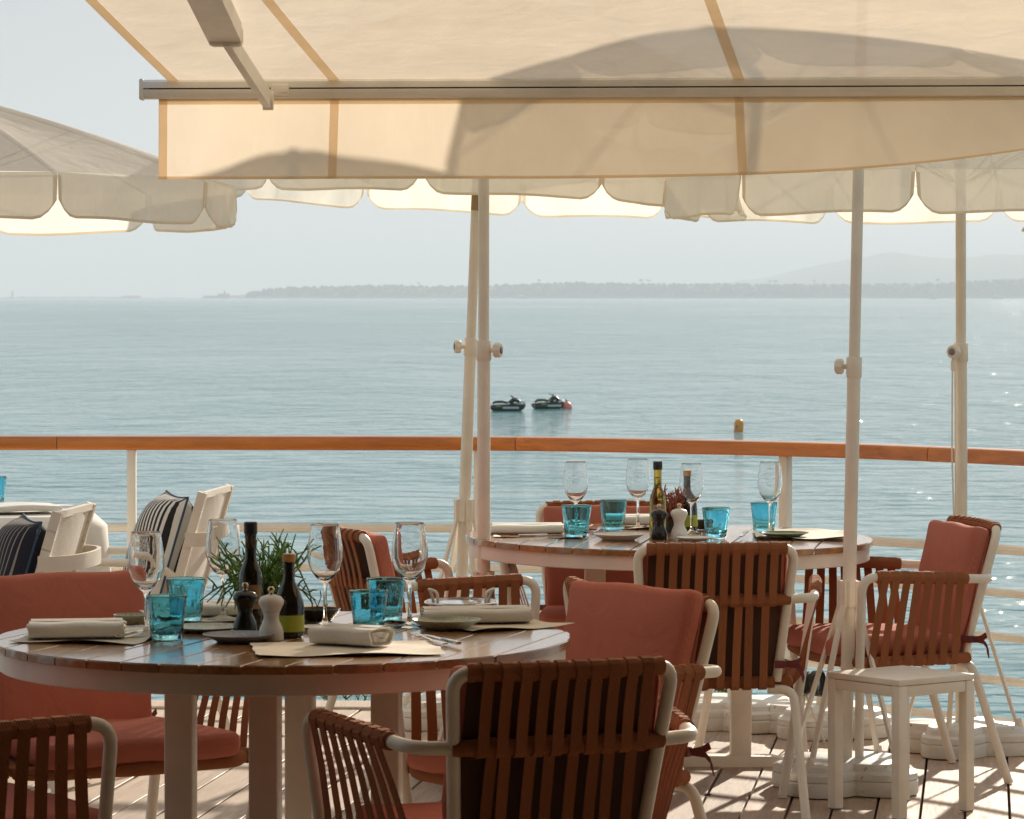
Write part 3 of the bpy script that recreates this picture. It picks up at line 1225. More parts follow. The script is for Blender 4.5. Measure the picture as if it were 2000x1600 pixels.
def parasol(label, base, top, peak, Rr, rise, fh, n, phase, collar=None, knob_z=1.35, knob_a=0, tilt=(0, 0), pr=(.0178, .0212), stand=True, strut_r=.19, base_rot=0, seed=1, cloth='brolly'):
    rng = random.Random(seed)
    o = thing('parasol', label, 'parasol', (base[0], base[1], .003), 0, 'cream parasols on the terrace')
    tx, ty = top[0] - base[0], top[1] - base[1]

    def ax(z):
        return Vector((tx * z / peak, ty * z / peak, z))
    MB().tube([ax(.09), ax(knob_z - .005)], pr[1], 16).build('lower_pole', 'white_pole', o)
    MB().tube([ax(knob_z - .08), ax(peak - .012)], pr[0], 16).build('upper_pole', 'white_pole', o)
    mb = MB()
    mb.tube([ax(knob_z - .035), ax(knob_z - .03), ax(knob_z + .025), ax(knob_z + .03)], [pr[1] + .001, pr[1] + .0035, pr[1] + .0035, pr[1] + .001], 16)
    mb.build('clamp_collar', 'white_pole', o)
    c = ax(knob_z)
    k = put('clamp_knob', KNOB_ME, o, c + Vector((math.cos(knob_a), math.sin(knob_a), 0)) * (pr[1]))
    k.rotation_euler = (0, R(90), knob_a)
    put('knob_cap', KCAP, k)
    if stand:
        b = put('weighted_base', BASE_ME, o, (0, 0, 0), (0, 0, base_rot))
        cz = collar or .6
        mb = MB()
        mb.tube([ax(cz - .03), ax(cz + .05)], pr[1] + .009, 8)
        mb.build('strut_collar', 'white_pole', o)
        for i in range(4):
            a = base_rot + i * math.pi / 2
            d = Vector((math.cos(a), math.sin(a), 0))
            s = MB()
            t = ax(cz) + d * (pr[1] + .012)
            s.bar(t + Vector((0, 0, .05)), t - Vector((0, 0, .03)), .018, .010, d)
            s.bar(t - Vector((0, 0, .025)), d * strut_r + Vector((0, 0, .095)), .016, .010, d)
            s.build('strut', 'white_pole', o)
            MB().lathe([(.0005, .118), (.010, .118), (.013, .10), (.013, .088)], 8).build('bolt', 'white_pole', o, d * (strut_r + .005))
    cn = put('canopy', None, o, ax(peak))
    cn.rotation_euler = (tilt[0], tilt[1], 0)
    canopy(cn, Rr, rise, fh, n, phase, rng, cloth=cloth)
    return o


pa = parasol('parasol on the slightly leaning pole next to the small side table', (1.038, 11.18), (1.103, 11.18), 2.92, .86, .37, .13, 10, .1, .60, 1.318, R(160), (0, 0), base_rot=R(52), seed=2, cloth='brolly_thin')
pb = parasol('parasol on the straight pole left of the far table', (-.091, 11.55), (-.091, 11.55), 2.53, .86, .36, .13, 10, .3, .60, 1.364, R(-20), base_rot=R(40), seed=3, cloth='brolly_thin')
pe = parasol('leaning parasol with a sticker near the pole top, at the railing', (-.20, 12.85), (-.108, 12.85), 2.40, .98, .40, .135, 10, .14, .76, 1.357, R(190), (R(-.6), R(2.4)), strut_r=.2, base_rot=R(30), seed=4)
MB().tube([(.0718, 0, 1.845), (.0744, 0, 1.90)], .0195, 14).build('sticker', 'label_kraft', pe)
pd_ = parasol('parasol with a thin hanging cord, nearest the right of the railing', (1.52, 12.12), (1.517, 12.12), 2.36, 1.0, .42, .14, 10, .05, .62, 1.35, R(232), (R(.2), 0), base_rot=R(70), seed=5)
mb = MB()
mb.tube([(-.034, -.03, 1.33), (-.036, -.032, 1.0), (-.030, -.03, .8), (-.034, -.03, .55), (-.028, -.03, .42)], .0028, 6)
mb.tube([(-.026, -.028, 1.32), (-.024, -.03, .9), (-.027, -.028, .6)], .0022, 6)
mb.build('cord', 'white_pole', pd_)
MB().lathe([(.0005, -.03), (.008, -.028), (.008, .0), (.004, .012), (.0005, .014)], 10).build('cord_stop', 'white_pole', pd_, (-.032, -.03, 1.315))
pc = parasol('parasol with open sky above it at the far left', (-1.86, 11.30), (-1.86, 11.30), 2.19, 1.0, .295, .14, 10, .25, .6, 1.35, 0, (R(-.4), 0), base_rot=.3, seed=6)
pg = parasol('parasol at the right frame edge of which one corner shows', (2.06, 8.5), (2.06, 8.5), 2.18, .85, .35, .14, 10, .12, .6, 1.35, 0, base_rot=.3, seed=8)


def spare_base(x, y, rz, label):
    o = put('parasol_stand', BASE_ME, None, (x, y, .003), (0, 0, rz))
    tag(o, label, 'parasol base', 'spare parasol bases by the railing')
    MB().tube([(0, 0, .1), (0, 0, .17)], .029, 12).build('socket', 'white_pole', o)
    return o


spare_base(.80, 12.83, R(25), 'chipped white spare parasol base behind the far table column')
spare_base(1.10, 12.62, R(60), 'chipped white spare parasol base under the dark lamp')


# ------------------------------------------------------------------ strap armchair
def arc_strap(yz_top, r1, yz_bot, r2, side=-1):
    """path in the y-z plane that wraps over the upper bar, runs down the rear and under the lower bar"""
    P, N = [], []
    for i in range(6):
        a = R(40) + R(140) * i / 5
        d = Vector((0, math.cos(a), math.sin(a)))
        P.append(Vector((0, *yz_top)) + d * r1)
        N.append(d)
    for i in range(1, 4):
        t = i / 4
        a = Vector((0, yz_top[0] - r1, yz_top[1]))
        b = Vector((0, yz_bot[0] - r2, yz_bot[1]))
        P.append(a.lerp(b, t) + Vector((0, .004 * math.sin(math.pi * t), 0)))
        N.append(Vector((0, -1, 0)))
    for i in range(6):
        a = R(180) + R(140) * i / 5
        d = Vector((0, math.cos(a), math.sin(a)))
        P.append(Vector((0, *yz_bot)) + d * r2)
        N.append(d)
    return P, N


ZT, ZM, ZB = .798, .645, .395
YT, YM, YB = -.075, -.030, .025


def curv(x, c=.028):
    return -c * (1 - (x / .22) ** 2)


def make_chair():
    o = thing('strap_armchair', '-', 'armchair', group='brown strap armchairs')
    tr = .0142
    # back hoop and arms, one welded frame
    mb = MB()
    hoop = [(-.196, YB, ZB + .01), (-.232, YT + .012, ZT - .03)]
    top = [(-.232 + .464 * i / 6, YT + curv(-.232 + .464 * i / 6) * .9, ZT) for i in range(7)]
    pts = [(-.196, YB, ZB + .005), (-.234, YT, ZT)] + [(x, YT + curv(x), ZT) for x in (-.12, 0, .12)] + [(.234, YT, ZT), (.196, YB, ZB + .005)]
    mb.tube(fillet(pts, [0, .045, .05, .05, .05, .045, 0], 6), tr, 12)
    mb.build('back_frame', 'white', o)
    for s in (-1, 1):
        arm = MB()
        pts = [(s * .222, YM - .005, ZM), (s * .300, YM + .005, ZM + .003), (s * .385, .425, .668), (s * .345, .42, .38), (s * .280, .40, 0.004)]
        arm.tube(fillet(pts, [0, .05, .055, .05, 0], 6), [tr] * 60 if False else tr, 12)
        arm.build('arm_and_front_leg', 'white', o)
        leg = MB()
        leg.tube(fillet([(s * .17, .03, .375), (s * .245, .015, .372), (s * .262, -.10, .004)], .045, 6), tr * .98, 12)
        leg.build('rear_leg', 'white', o)
        for (x, y) in ((.280, .40), (.262, -.10)):
            MB().lathe([(.0005, -.001), (.0135, -.001), (.0150, .012), (.0005, .012)], 10).build('foot_cap', 'white', o, (s * x, y, 0))
        wr = MB()
        a, b = Vector((s * .3165, .058, .6525)), Vector((s * .3775, .378, .6665))
        wr.tube([a.lerp(b, t) for t in (0, .01, .25, .5, .75, .99, 1)], [.0165, .0195, .0195, .0195, .0195, .0195, .0165], 12)
        wr.build('arm_wrap', 'strap', o)
        rail = MB()
        ra, rb = Vector((s * .225, .02, ZB)), Vector((s * .335, .415, ZB + .002))
        rail.tube([ra, rb], .017, 10)
        rail.build('seat_rail', 'strap', o)
        for k in range(8):
            t = (k + .5) / 8
            p = a.lerp(b, .03 + .94 * t)
            q = ra.lerp(rb, .06 + .88 * min(1, t + .035))
            along_ = (b - a).normalized()
            st = MB()
            P = [p + Vector((-s * .018, 0, .006)), p + Vector((-s * .008, 0, .0195)), p + Vector((s * .010, 0, .018)), p + Vector((s * .0205, 0, .002)),
                 p.lerp(q, .35) + Vector((s * .014, 0, 0)), p.lerp(q, .7) + Vector((s * .014, 0, 0)), q + Vector((s * .0195, 0, 0)), q + Vector((s * .012, 0, -.016)), q + Vector((-s * .008, 0, -.019))]
            N = [(-s, 0, .3), (-s * .5, 0, 1), (s * .5, 0, 1), (s, 0, .15), (s, 0, 0), (s, 0, 0), (s, 0, -.15), (s * .5, 0, -1), (-s * .4, 0, -1)]
            st.sweep(P, N, along_, .026, .0028)
            st.build('strap', 'strap', o)
    # wrapped cross bars
    for (y, z, r, w) in ((YT, ZT, .0188, .205), (YM - .008, ZM, .0172, .222), (YB, ZB, .0188, .188)):
        mb = MB()
        n = 40
        path = [(-w + 2 * w * i / n, y + (curv(-w + 2 * w * i / n) if z > .5 else 0), z) for i in range(n + 1)]
        rs = [r + .0011 * math.sin(i * 2.1) for i in range(n + 1)]
        mb.tube(path, rs, 12)
        mb.build('wrapped_bar', 'strap', o)
    up = MB()
    P, N = arc_strap((YT, ZT), .0205, (YM - .008, ZM), .019)
    up = MB().sweep(P, N, (1, 0, 0), .0235, .0028).mesh('strap', 'strap')
    P, N = arc_strap((YM - .008, ZM), .0192, (YB, ZB), .0205)
    lo = MB().sweep(P, N, (1, 0, 0), .0235, .0028).mesh('strap', 'strap')
    jr = random.Random(5)
    for k in range(10):
        x = -.187 + .374 * (k + .5) / 10
        s_ = put('strap', up, o, (x, curv(x), 0))
        s_.rotation_euler = (0, 0, R(jr.uniform(-1.5, 1.5)))
    for k in range(8):
        x = -.178 + .356 * (k + .5) / 8
        s_ = put('strap', lo, o, (x, curv(x) * .5, 0))
        s_.rotation_euler = (0, R(jr.uniform(-1, 1)), 0)
    # seat sling and cushions
    sl = MB()
    prof = [(0.03, .222), (.2, .262), (.36, .30), (.44, .275), (.475, .18), (.487, 0)]
    out = [(-w, y) for y, w in prof] + [(w, y) for y, w in prof[::-1][1:]]
    sl.prism(out[::-1], ZB - .014, ZB + .006)
    sl.tube(fillet([(-.30, .40, ZB), (-.26, .455, ZB), (0, .488, ZB), (.26, .455, ZB), (.30, .40, ZB)], .05, 4), .0175, 10)
    sl.build('seat_sling', 'strap', o)
    sc = soft_box(.50, .455, .062, .026, .012, .10, 3, .06)
    c1 = sc.build('seat_cushion', 'cushion', o, (0, .265, ZB + .040), sharp=None)
    bc = soft_box(.43, .055, .43, .022, .014, .03)
    c2 = bc.build('back_cushion', 'cushion', o, (0, .018, .594), sharp=None)
    c2.rotation_euler = (R(13), 0, 0)
    MB().box((0, -.0315, 0), (.395, .005, .395), None, .002).build('cushion_backing', 'backing', c2)
    pip = MB()
    w, h, d = .212, .212, -.026
    pip.tube(fillet([(-w, d, -h), (-w, d, h), (w, d, h), (w, d, -h), (-w, d, -h + .001)], .03, 4), .0035, 6)
    pip.build('piping', 'cushion', c2)
    for s in (-1, 1):
        t = MB()
        t.tube([(s * .19, .03, .452), (s * .212, .035, .453), (s * .226, .016, .452), (s * .212, -.012, .45), (s * .185, -.01, .45)], .009, 6, sq=(.35, 1.4))
        t.sweep([(s * .224, .0, .452), (s * .25, -.02, .448), (s * .262, -.03, .43), (s * .268, -.03, .405)], [(0, 1, .2)] * 4, (.3, .2, 1), .02, .004)
        t.sweep([(s * .224, .0, .45), (s * .248, -.018, .458), (s * .262, -.026, .468)], [(0, 1, .2)] * 3, (.3, .2, 1), .016, .004)
        t.build('tie', 'tie', o)
    return o


def facing(fx, fy):
    return math.atan2(-fx, fy)       # chair looks along +y


proto = make_chair()
CHAIRS = [
    ((.078, 7.17), (-.34, .94), 'armchair in the dark foreground, its whole strap back towards us'),
    ((-1.38, 7.42), (.85, .53), 'armchair cut off at the bottom left corner, one arm in view'),
    ((-1.13, 9.08), (.50, -.87), 'armchair with large terracotta cushion behind the near table, at the left'),
    ((.28, 8.70), (-.76, -.65), 'armchair showing a pale terracotta back cushion right of the near table'),
    ((.59, 10.56), (-.10, 1.0), 'armchair with sunlit strap back towards us, at the far table'),
    ((1.412, 11.55), (-.97, -.22), 'armchair in profile right of the far table, facing left'),
    ((-.46, 11.2), (.93, .37), 'armchair in profile left of the far table, facing right'),
    ((.33, 12.5), (.05, -1.0), 'armchair behind the far table with its back to the railing'),
]
for i, (p, fdir, lab) in enumerate(CHAIRS):
    c = proto if i == 0 else copy_tree(proto)
    c.location = (p[0], p[1], .004)
    c.rotation_euler = (0, 0, facing(*fdir))
    c['label'] = lab
    if i in (2, 3):                      # cushions pulled up over the top bar
        for ch in c.children:
            if ch.name.startswith('back_cushion'):
                ch.location.z += .03


# ------------------------------------------------------------------ round slatted tables
def make_table():
    o = thing('round_table', '-', 'table', group='round slatted tables')
    Rt, h = .648, .77
    pitch = .0895
    k0 = -7
    for k in range(-7, 8):
        x0, x1 = (k - .5) * pitch + .002, (k + .5) * pitch - .002
        if min(abs(x0), abs(x1)) > Rt - .006:
            continue
        x0, x1 = max(x0, -Rt + .004), min(x1, Rt - .004)
        n = 8
        xs = [x0 + (x1 - x0) * i / n for i in range(n + 1)]
        out = [(x, -math.sqrt(max(1e-5, Rt * Rt - x * x))) for x in xs] + [(x, math.sqrt(max(1e-5, Rt * Rt - x * x))) for x in xs[::-1]]
        cx = (x0 + x1) / 2
        mb = MB()
        m = len(out)
        lo = [(x - cx, y, -.019) for x, y in out]
        md = [(x - cx, y, -.003) for x, y in out]
        hi = [(x - cx - math.copysign(.002, x - cx), y * (1 - .0035), 0) for x, y in out]
        fs = [tuple(range(m))[::-1], tuple(range(2 * m, 3 * m))]
        for t in (0, 1):
            for i in range(m):
                fs.append((t * m + i, t * m + (i + 1) % m, (t + 1) * m + (i + 1) % m, (t + 1) * m + i))
        mb.add(lo + md + hi, fs)
        mb.build('table_slat', 'teak', o, (cx, 0, h), sharp=20)
    ap = MB()
    ap.lathe([(.612, h - .0655), (.634, h - .0655), (.637, h - .063), (.637, h - .0205), (.612, h - .0205)], 96, closed=True)
    ap.build('apron', 'white', o)
    cr = MB()
    for a in (R(45), R(135)):
        cr.box((0, 0, h - .045), (1.22, .05, .04), Rz(a) @ Tr(0, 0, 0 if a < 1 else -.001))
    cr.build('cross_brace', 'white', o)
    for k in range(4):
        a = R(90 * k + 10)
        MB().box((0, 0, (h - .066) / 2 + .02), (.065, .065, h - .07 - .05), Rz(a), .006).build('leg', 'white', o, (.235 * math.cos(a), .235 * math.sin(a), .0))
    for k in range(2):
        a = R(10 + 90 * k)
        f = MB()
        L = .43
        out = [(-L, .0), (L, 0), (L, .018), (L - .03, .035), (L - .09, .052), (-L + .09, .052), (-L + .03, .035), (-L, .018)]
        vs = [(x, s * .0325, z) for s in (-1, 1) for x, z in out]
        n = len(out)
        fs = [tuple(range(n)), tuple(range(n, 2 * n))[::-1]] + [(i, (i + 1) % n, n + (i + 1) % n, n + i) for i in range(n)]
        f.add(vs, fs)
        ob = f.build('foot_bar', 'white', o, (0, 0, .002 + .001 * k))
        ob.rotation_euler = (0, 0, a)
    return o


NT = make_table()
NT.location = (-.516, 8.09, .003)
NT.rotation_euler = (0, 0, R(-16))
NT['label'] = 'near round table with teak slats and cream rim'
FT = copy_tree(NT)
FT.scale = (1.03, 1.03, 1)
FT.location = (.507, 11.76, -.017)
FT.rotation_euler = (R(0), R(.6), R(-9))
FT['label'] = 'far round table with teak slats, by the railing'
ZN, ZF = .773, .753

# side table
st = thing('side_table', 'small square cream side table beside the leaning parasol pole', 'side table', (1.165, 10.74, .004), R(37.6))
q = .155
for i, j in ((-1, -1), (1, -1), (1, 1), (-1, 1)):
    MB().box((0, 0, .195), (.034, .034, .39), None, .003).build('leg', 'white', st, (i * (q - .017), j * (q - .017), 0))
    MB().box((0, 0, .004), (.030, .030, .009), None, .002).build('foot_cap', 'grey', st, (i * (q - .017), j * (q - .017), -.003))
for a in range(4):
    o = MB().box((0, -(q - .017), .373), (2 * q - .07, .030, .032), None, .002).build('apron', 'white', st)
    o.rotation_euler = (0, 0, a * math.pi / 2)
MB().box((0, 0, .3995), (2 * q + .002, 2 * q + .002, .018), None, .003).build('top', 'white', st)

# dark spotlight standing on its short stake near the railing
sp = thing('spotlight', 'dark round spotlight on a thin stand by the railing', 'spotlight', (1.01, 12.35, .004), R(-25))
mb = MB()
mb.lathe([(.0005, -.09), (.03, -.088), (.034, -.05), (.034, .02), (.044, .03), (.046, .06), (.040, .062), (.038, .045), (.0005, .04)], 20, Tr(0, 0, .205) @ Matrix.Rotation(R(90), 4, 'Y') @ Matrix.Rotation(R(90), 4, 'Z'))
for k in range(5):
    mb.lathe([(.034, -.07 + k * .018), (.04, -.068 + k * .018), (.04, -.062 + k * .018), (.034, -.06 + k * .018)], 16, Tr(0, 0, .205) @ Matrix.Rotation(R(90), 4, 'Y'))
mb.build('housing', 'lamp', sp)
MB().lathe([(.0005, .046), (.038, .046), (.038, .050), (.0005, .052)], 18, Tr(0, 0, .205) @ Matrix.Rotation(R(90), 4, 'Y')).build('front_glass', 'lens', sp)
mb = MB()
for dx, dy in ((.06, .03), (-.05, .04), (0, -.06)):
    mb.tube([(0, 0, .17), (dx, dy, .0)], .004, 6)
mb.tube([(0, -.042, .205), (0, -.042, .16), (0, .042, .16), (0, .042, .205)], .005, 6)
mb.build('stand', 'white_pole', sp)


# ------------------------------------------------------------------ left: clothed table, mesh chairs, pillows
ct = thing('clothed_table', 'table under a long white cloth at the left edge', 'table', (-1.89, 12.72, .004), R(12))
mb = MB()


def cloth(u, v):
    a = 2 * math.pi * u
    c, s = math.cos(a), math.sin(a)
    e = (abs(c) ** 6 + abs(s) ** 6) ** (-1 / 6)
    r0 = .43 * e
    if v < .3:
        k = v / .3
        return Vector((c * r0 * k * .985, s * r0 * k * .985, .772))
    k = (v - .3) / .7
    fold = 1 + k * (.10 + .035 * math.sin(a * 13) + .02 * math.sin(a * 29 + 1))
    corner = .16 * max(0, e - 1.02) * k
    z = .772 - .004 * min(1, k * 12) - k * .755
    return Vector((c * r0 * (fold + corner), s * r0 * (fold + corner), z))


mb.grid(cloth, 160, 18)
mb.build('tablecloth', 'tablecloth', ct, sharp=60)
for i, j in ((-1, -1), (1, -1), (1, 1), (-1, 1)):
    MB().box((0, 0, .38), (.05, .05, .76)).build('leg', 'white', ct, (i * .3, j * .3, 0))
runner = soft_box(.30, .22, .02, .008, .004)
r_ = runner.build('folded_napkin', 'linen', None, (-1.75, 12.62, .797), sharp=None)
r_.rotation_euler = (0, 0, R(20))
tag(r_, 'white folded napkin lying on the clothed table', 'napkin')


def make_lounge_chair():
    o = thing('mesh_chair', '-', 'chair', group='white mesh chairs at the clothed table')

    def bp(t):
        return Vector((0, .03 - .115 * t - .01 * t * t, .42 + .46 * t))
    for s in (-1, 1):
        mb = MB()
        path = [bp(i / 8) + Vector((s * .235, 0, 0)) for i in range(9)]
        for a, b in zip(path, path[1:]):
            mb.bar(a, b + (b - a) * .03, .026, .030, (0, 1, .3))
        mb.build('back_post', 'white', o)
        mb = MB()
        mb.tube(fillet([(s * .235, bp(.38).y + .02, .60), (s * .265, .06, .645), (s * .265, .40, .65), (s * .265, .44, .01)], [0, .06, .05, 0], 6), .014, 10)
        mb.build('arm_and_front_leg', 'white', o)
        mb = MB()
        mb.tube(fillet([(s * .235, .05, .43), (s * .24, -.10, .01)], .01), .014, 10)
        mb.build('rear_leg', 'white', o)
    pn = MB()
    pn.grid(lambda u, v: bp(.04 + .93 * v) + Vector((-.222 + .444 * u, -.004 - .012 * math.sin(math.pi * u), 0)), 8, 12)
    pn.build('mesh_panel', 'mesh_white', o, sharp=None)
    mb = MB()
    mb.bar((-.235, bp(1).y, .872), (.235, bp(1).y, .872), .02, .02)
    mb.build('top_rail', 'white', o)
    bd_ = MB()
    P, N = [], []
    for i in range(15):
        a = math.pi * i / 14
        P.append(Vector((-.258 * math.cos(a), bp(.66).y + .01 - .115 * math.sin(a) ** .7, .725)))
        N.append(Vector((-math.cos(a), -math.sin(a), 0)))
    bd_.sweep(P, N, (0, 0, 1), .046, .014)
    bd_.build('back_band', 'white', o)
    MB().box((0, .22, .425), (.47, .42, .025), None, .008).build('seat', 'mesh_white', o)
    return o


def make_pillow(mat, name, label, parent_m, loc, rx, rz, w=.43, h=.43, t=.085):
    mb = MB()

    def pil(sgn):
        def f(u, v):
            x, z = 2 * u - 1, 2 * v - 1
            k = max(0, (1 - x ** 4) * (1 - z ** 4)) ** .55
            pin = 1 - .05 * (1 - abs(z) ** 2) * abs(x) ** 3
            pin2 = 1 - .05 * (1 - abs(x) ** 2) * abs(z) ** 3
            return Vector((x * w / 2 * pin, sgn * t * k + .012 * math.sin(3 * x + 2 * z) * k, z * h / 2 * pin2))
        return f
    mb.grid(pil(1), 18, 18)
    mb.grid(pil(-1), 18, 18)
    o = mb.build(name, mat, None, loc, sharp=None)
    o.rotation_euler = (rx, 0, rz)
    e = MB()
    ring = []
    for i in range(40):
        t_ = i / 40 * 4
        s, k = int(t_), t_ - int(t_)
        a = 2 * k - 1
        pin = 1 - .05 * (1 - a * a)
        x, z = [(a, -pin), (pin, a), (-a, pin), (-pin, -a)][s]
        ring.append((x * w / 2, 0, z * h / 2))
    ring.append(ring[0])
    e.tube(ring, .004, 6)
    e.build('piping', 'pillow_blue', o)
    return tag(o, label, 'pillow')


lc = make_lounge_chair()
WCH = [((-1.45, 11.12), (-.995, .10), 'white mesh chair with the dark navy pillow'),
       ((-1.10, 12.2), (-.995, .11), 'white mesh chair with the striped pillow, in front of the railing')]
for i, (p, fdir, lab) in enumerate(WCH):
    c = lc if i == 0 else copy_tree(lc)
    c.location = (p[0], p[1], .004)
    rz = facing(*fdir)
    c.rotation_euler = (0, 0, rz)
    c['label'] = lab
    F = Rz(rz)
    q = F @ Vector((0, .10, .655 if i else .64))
    make_pillow('pillow_bw' if i else 'pillow_navy', 'throw_pillow', 'black and white striped pillow on a white chair' if i else 'dark navy pinstriped pillow on a white chair',
                None, (p[0] + q.x, p[1] + q.y, q.z + .004), R(16), facing(-.965, -.26))

# ------------------------------------------------------------------ tableware
GL = MB().lathe([(.0005, 0), (.036, 0), (.0372, .0018), (.022, .0055), (.0075, .011), (.0044, .028), (.0041, .088), (.0065, .101), (.02, .1125), (.0335, .131), (.0415, .157), (.0405, .187), (.0352, .222), (.0336, .2345), (.0333, .2368), (.0329, .2372), (.0325, .2368), (.0326, .2345), (.0342, .222), (.0391, .187), (.040, .157), (.0322, .1328), (.019, .1148), (.0005, .1085)], 40).mesh('wine_glass', 'glass')


def flute(a, z):
    k = max(0, min(1, (.078 - z) / .02))
    return 1 + .05 * k * abs(math.cos(5 * a)) - .025 * k


TU = MB().lathe([(.0005, 0), (.031, 0), (.0345, .004), (.0365, .03), (.040, .06), (.0432, .082), (.0443, .0925), (.0445, .0945), (.0438, .0955), (.0430, .0948), (.0423, .0925), (.0405, .082), (.0375, .06), (.034, .03), (.031, .014), (.0005, .011)], 60, mod=flute).mesh('tumbler', 'blue_glass')


def glasses(kind, me, cat, group, items):
    for (x, y, z, lab, k) in items:
        o = put(kind, me, None, (x, y, z + .0008), (0, 0, random.uniform(0, 6)))
        o.scale = (k, k, k)
        tag(o, lab, cat, group)


glasses('wine_glass', GL, 'wine glass', 'wine glasses on the near table', [
    (-.823, 8.057, ZN, 'wine glass on the near table beside the leftmost blue tumblers', 1.0),
    (-.686, 8.50, ZN, 'wine glass on the near table half hidden behind the green plant', 1.0),
    (-.434, 8.318, ZN, 'wine glass on the near table right of the green-labelled bottle', 1.0),
    (-.237, 8.305, ZN, 'wine glass on the near table farthest right, by the wire tray', 1.02)])
glasses('wine_glass', GL, 'wine glass', 'wine glasses on the far table', [
    (.212, 11.90, ZF, 'wine glass on the far table, leftmost', 1.0),
    (.425, 12.10, ZF, 'wine glass on the far table left of the oil bottle', 1.0),
    (.595, 11.88, ZF, 'wine glass on the far table right of the salt mill', .98),
    (.855, 11.88, ZF, 'wine glass on the far table, rightmost', 1.0)])
glasses('tumbler', TU, 'tumbler', 'blue tumblers on the near table', [
    (-.772, 8.009, ZN, 'turquoise tumbler in front at the left of the near table', 1.03),
    (-.770, 8.46, ZN, 'turquoise tumbler behind another at the left of the near table', 1.06),
    (-.327, 8.179, ZN, 'turquoise tumbler in front right of centre of the near table', 1.0),
    (-.297, 8.47, ZN, 'pale blue tumbler behind another right of centre of the near table', 1.05)])
glasses('tumbler', TU, 'tumbler', 'blue tumblers on the far table', [
    (.211, 11.70, ZF, 'blue tumbler on the far table, leftmost', 1.1),
    (.341, 12.08, ZF, 'blue tumbler on the far table, second from the left', 1.05),
    (.666, 11.70, ZF, 'blue tumbler on the far table right of the mills', 1.02),
    (.843, 11.99, ZF, 'blue tumbler on the far table, rightmost', 1.02)])
glasses('tumbler', TU, 'tumbler', 'blue tumbler on the clothed table', [(-1.845, 12.75, .776 + .022, 'blue tumbler on a saucer at the left frame edge', 1.05)])


def mill_parts(o, mat):
    MB().lathe([(.0005, 0), (.0265, 0), (.0275, .003), (.0265, .02), (.0245, .028), (.0175, .043), (.0165, .052), (.019, .062), (.0005, .062)], 28).build('mill_body', mat, o)
    MB().lathe([(.0005, .0625), (.0195, .0625), (.0235, .072), (.0275, .079), (.0278, .086), (.0225, .0945), (.0095, .099), (.0005, .0995)], 28).build('mill_head', mat, o)
    MB().lathe([(.0005, .0995), (.0055, .0995), (.0048, .103), (.0075, .107), (.0078, .112), (.005, .1165), (.0005, .1172)], 16).build('mill_knob', 'knob_metal', o)


for (x, y, z, mat, lab, k) in [(-.606, 8.14, ZN, 'mill_black', 'black pepper mill on the near table', 1.0), (-.537, 7.995, ZN, 'mill_white', 'white salt mill on the near table', 1.02),
                               (.476, 11.60, ZF, 'mill_black', 'black pepper mill on the far table', .98), (.541, 11.60, ZF, 'mill_white', 'white salt mill on the far table', 1.0)]:
    o = thing('mill', lab, 'mill', (x, y, z + .0006), 0, 'salt and pepper mills')
    o.scale = (k, k, k)
    mill_parts(o, mat)


def label_strip(parent, r, z0, z1, a0, a1, mat, name='label'):
    mb = MB()
    mb.grid(lambda u, v: Vector((r * math.cos(a0 + (a1 - a0) * u), r * math.sin(a0 + (a1 - a0) * u), z0 + (z1 - z0) * v)), 14, 1)
    return mb.build(name, mat, parent, sharp=None)


def oil_bottle(x, y, z, lab, glass, k=1.0):
    o = thing('oil_bottle', lab, 'bottle', (x, y, z + .0006), R(random.uniform(-20, 20)), 'oil and vinegar bottles')
    o.scale = (k, k, k)
    MB().lathe([(.0005, 0), (.0255, 0), (.0275, .004), (.0275, .118), (.0255, .134), (.0165, .156), (.0132, .166), (.0125, .215), (.0135, .217), (.0135, .222), (.0005, .222)], 28).build('glass_body', glass, o)
    MB().lathe([(.0005, .2225), (.0155, .2225), (.0155, .247), (.0140, .2495), (.0005, .2495)], 20).build('cap', 'black', o)
    l = label_strip(o, .0279, .052, .107, R(-145), R(-45), 'label_kraft')
    for j, (h, w) in enumerate([(.093, 16), (.084, 26), (.078, 30), (.066, 22)]):
        label_strip(l, .0281, h - .0018, h + .0018, R(-95 - w), R(-95 + w), 'ink', 'print_line')
    return o


oil_bottle(-.599, 8.215, ZN, 'tall dark oil bottle with brown label on the near table', 'darkglass')
oil_bottle(.477, 11.73, ZF, 'tall amber oil bottle with brown label on the far table', 'amber', .99)


def vinegar(x, y, z, lab, k=1.0):
    o = thing('vinegar_bottle', lab, 'bottle', (x, y, z + .0006), 0, 'oil and vinegar bottles')
    o.scale = (k, k, k)
    MB().lathe([(.0005, 0), (.030, 0), (.0335, .004), (.0338, .066), (.032, .082), (.024, .104), (.0145, .122), (.0125, .135), (.0125, .166), (.0005, .166)], 28).build('glass_body', 'darkglass', o)
    MB().lathe([(.0005, .1665), (.0145, .1665), (.0145, .182), (.013, .184), (.0005, .184)], 18).build('stopper', 'cork', o)
    MB().lathe([(.0342, .014), (.0342, .050)], 30).build('label', 'label_green', o, sharp=None)
    return o


vinegar(-.502, 8.06, ZN, 'squat dark bottle with cork and lime green label on the near table', 1.02)
vinegar(.585, 12.02, ZF, 'squat dark bottle with lime label on the far table', 1.1)


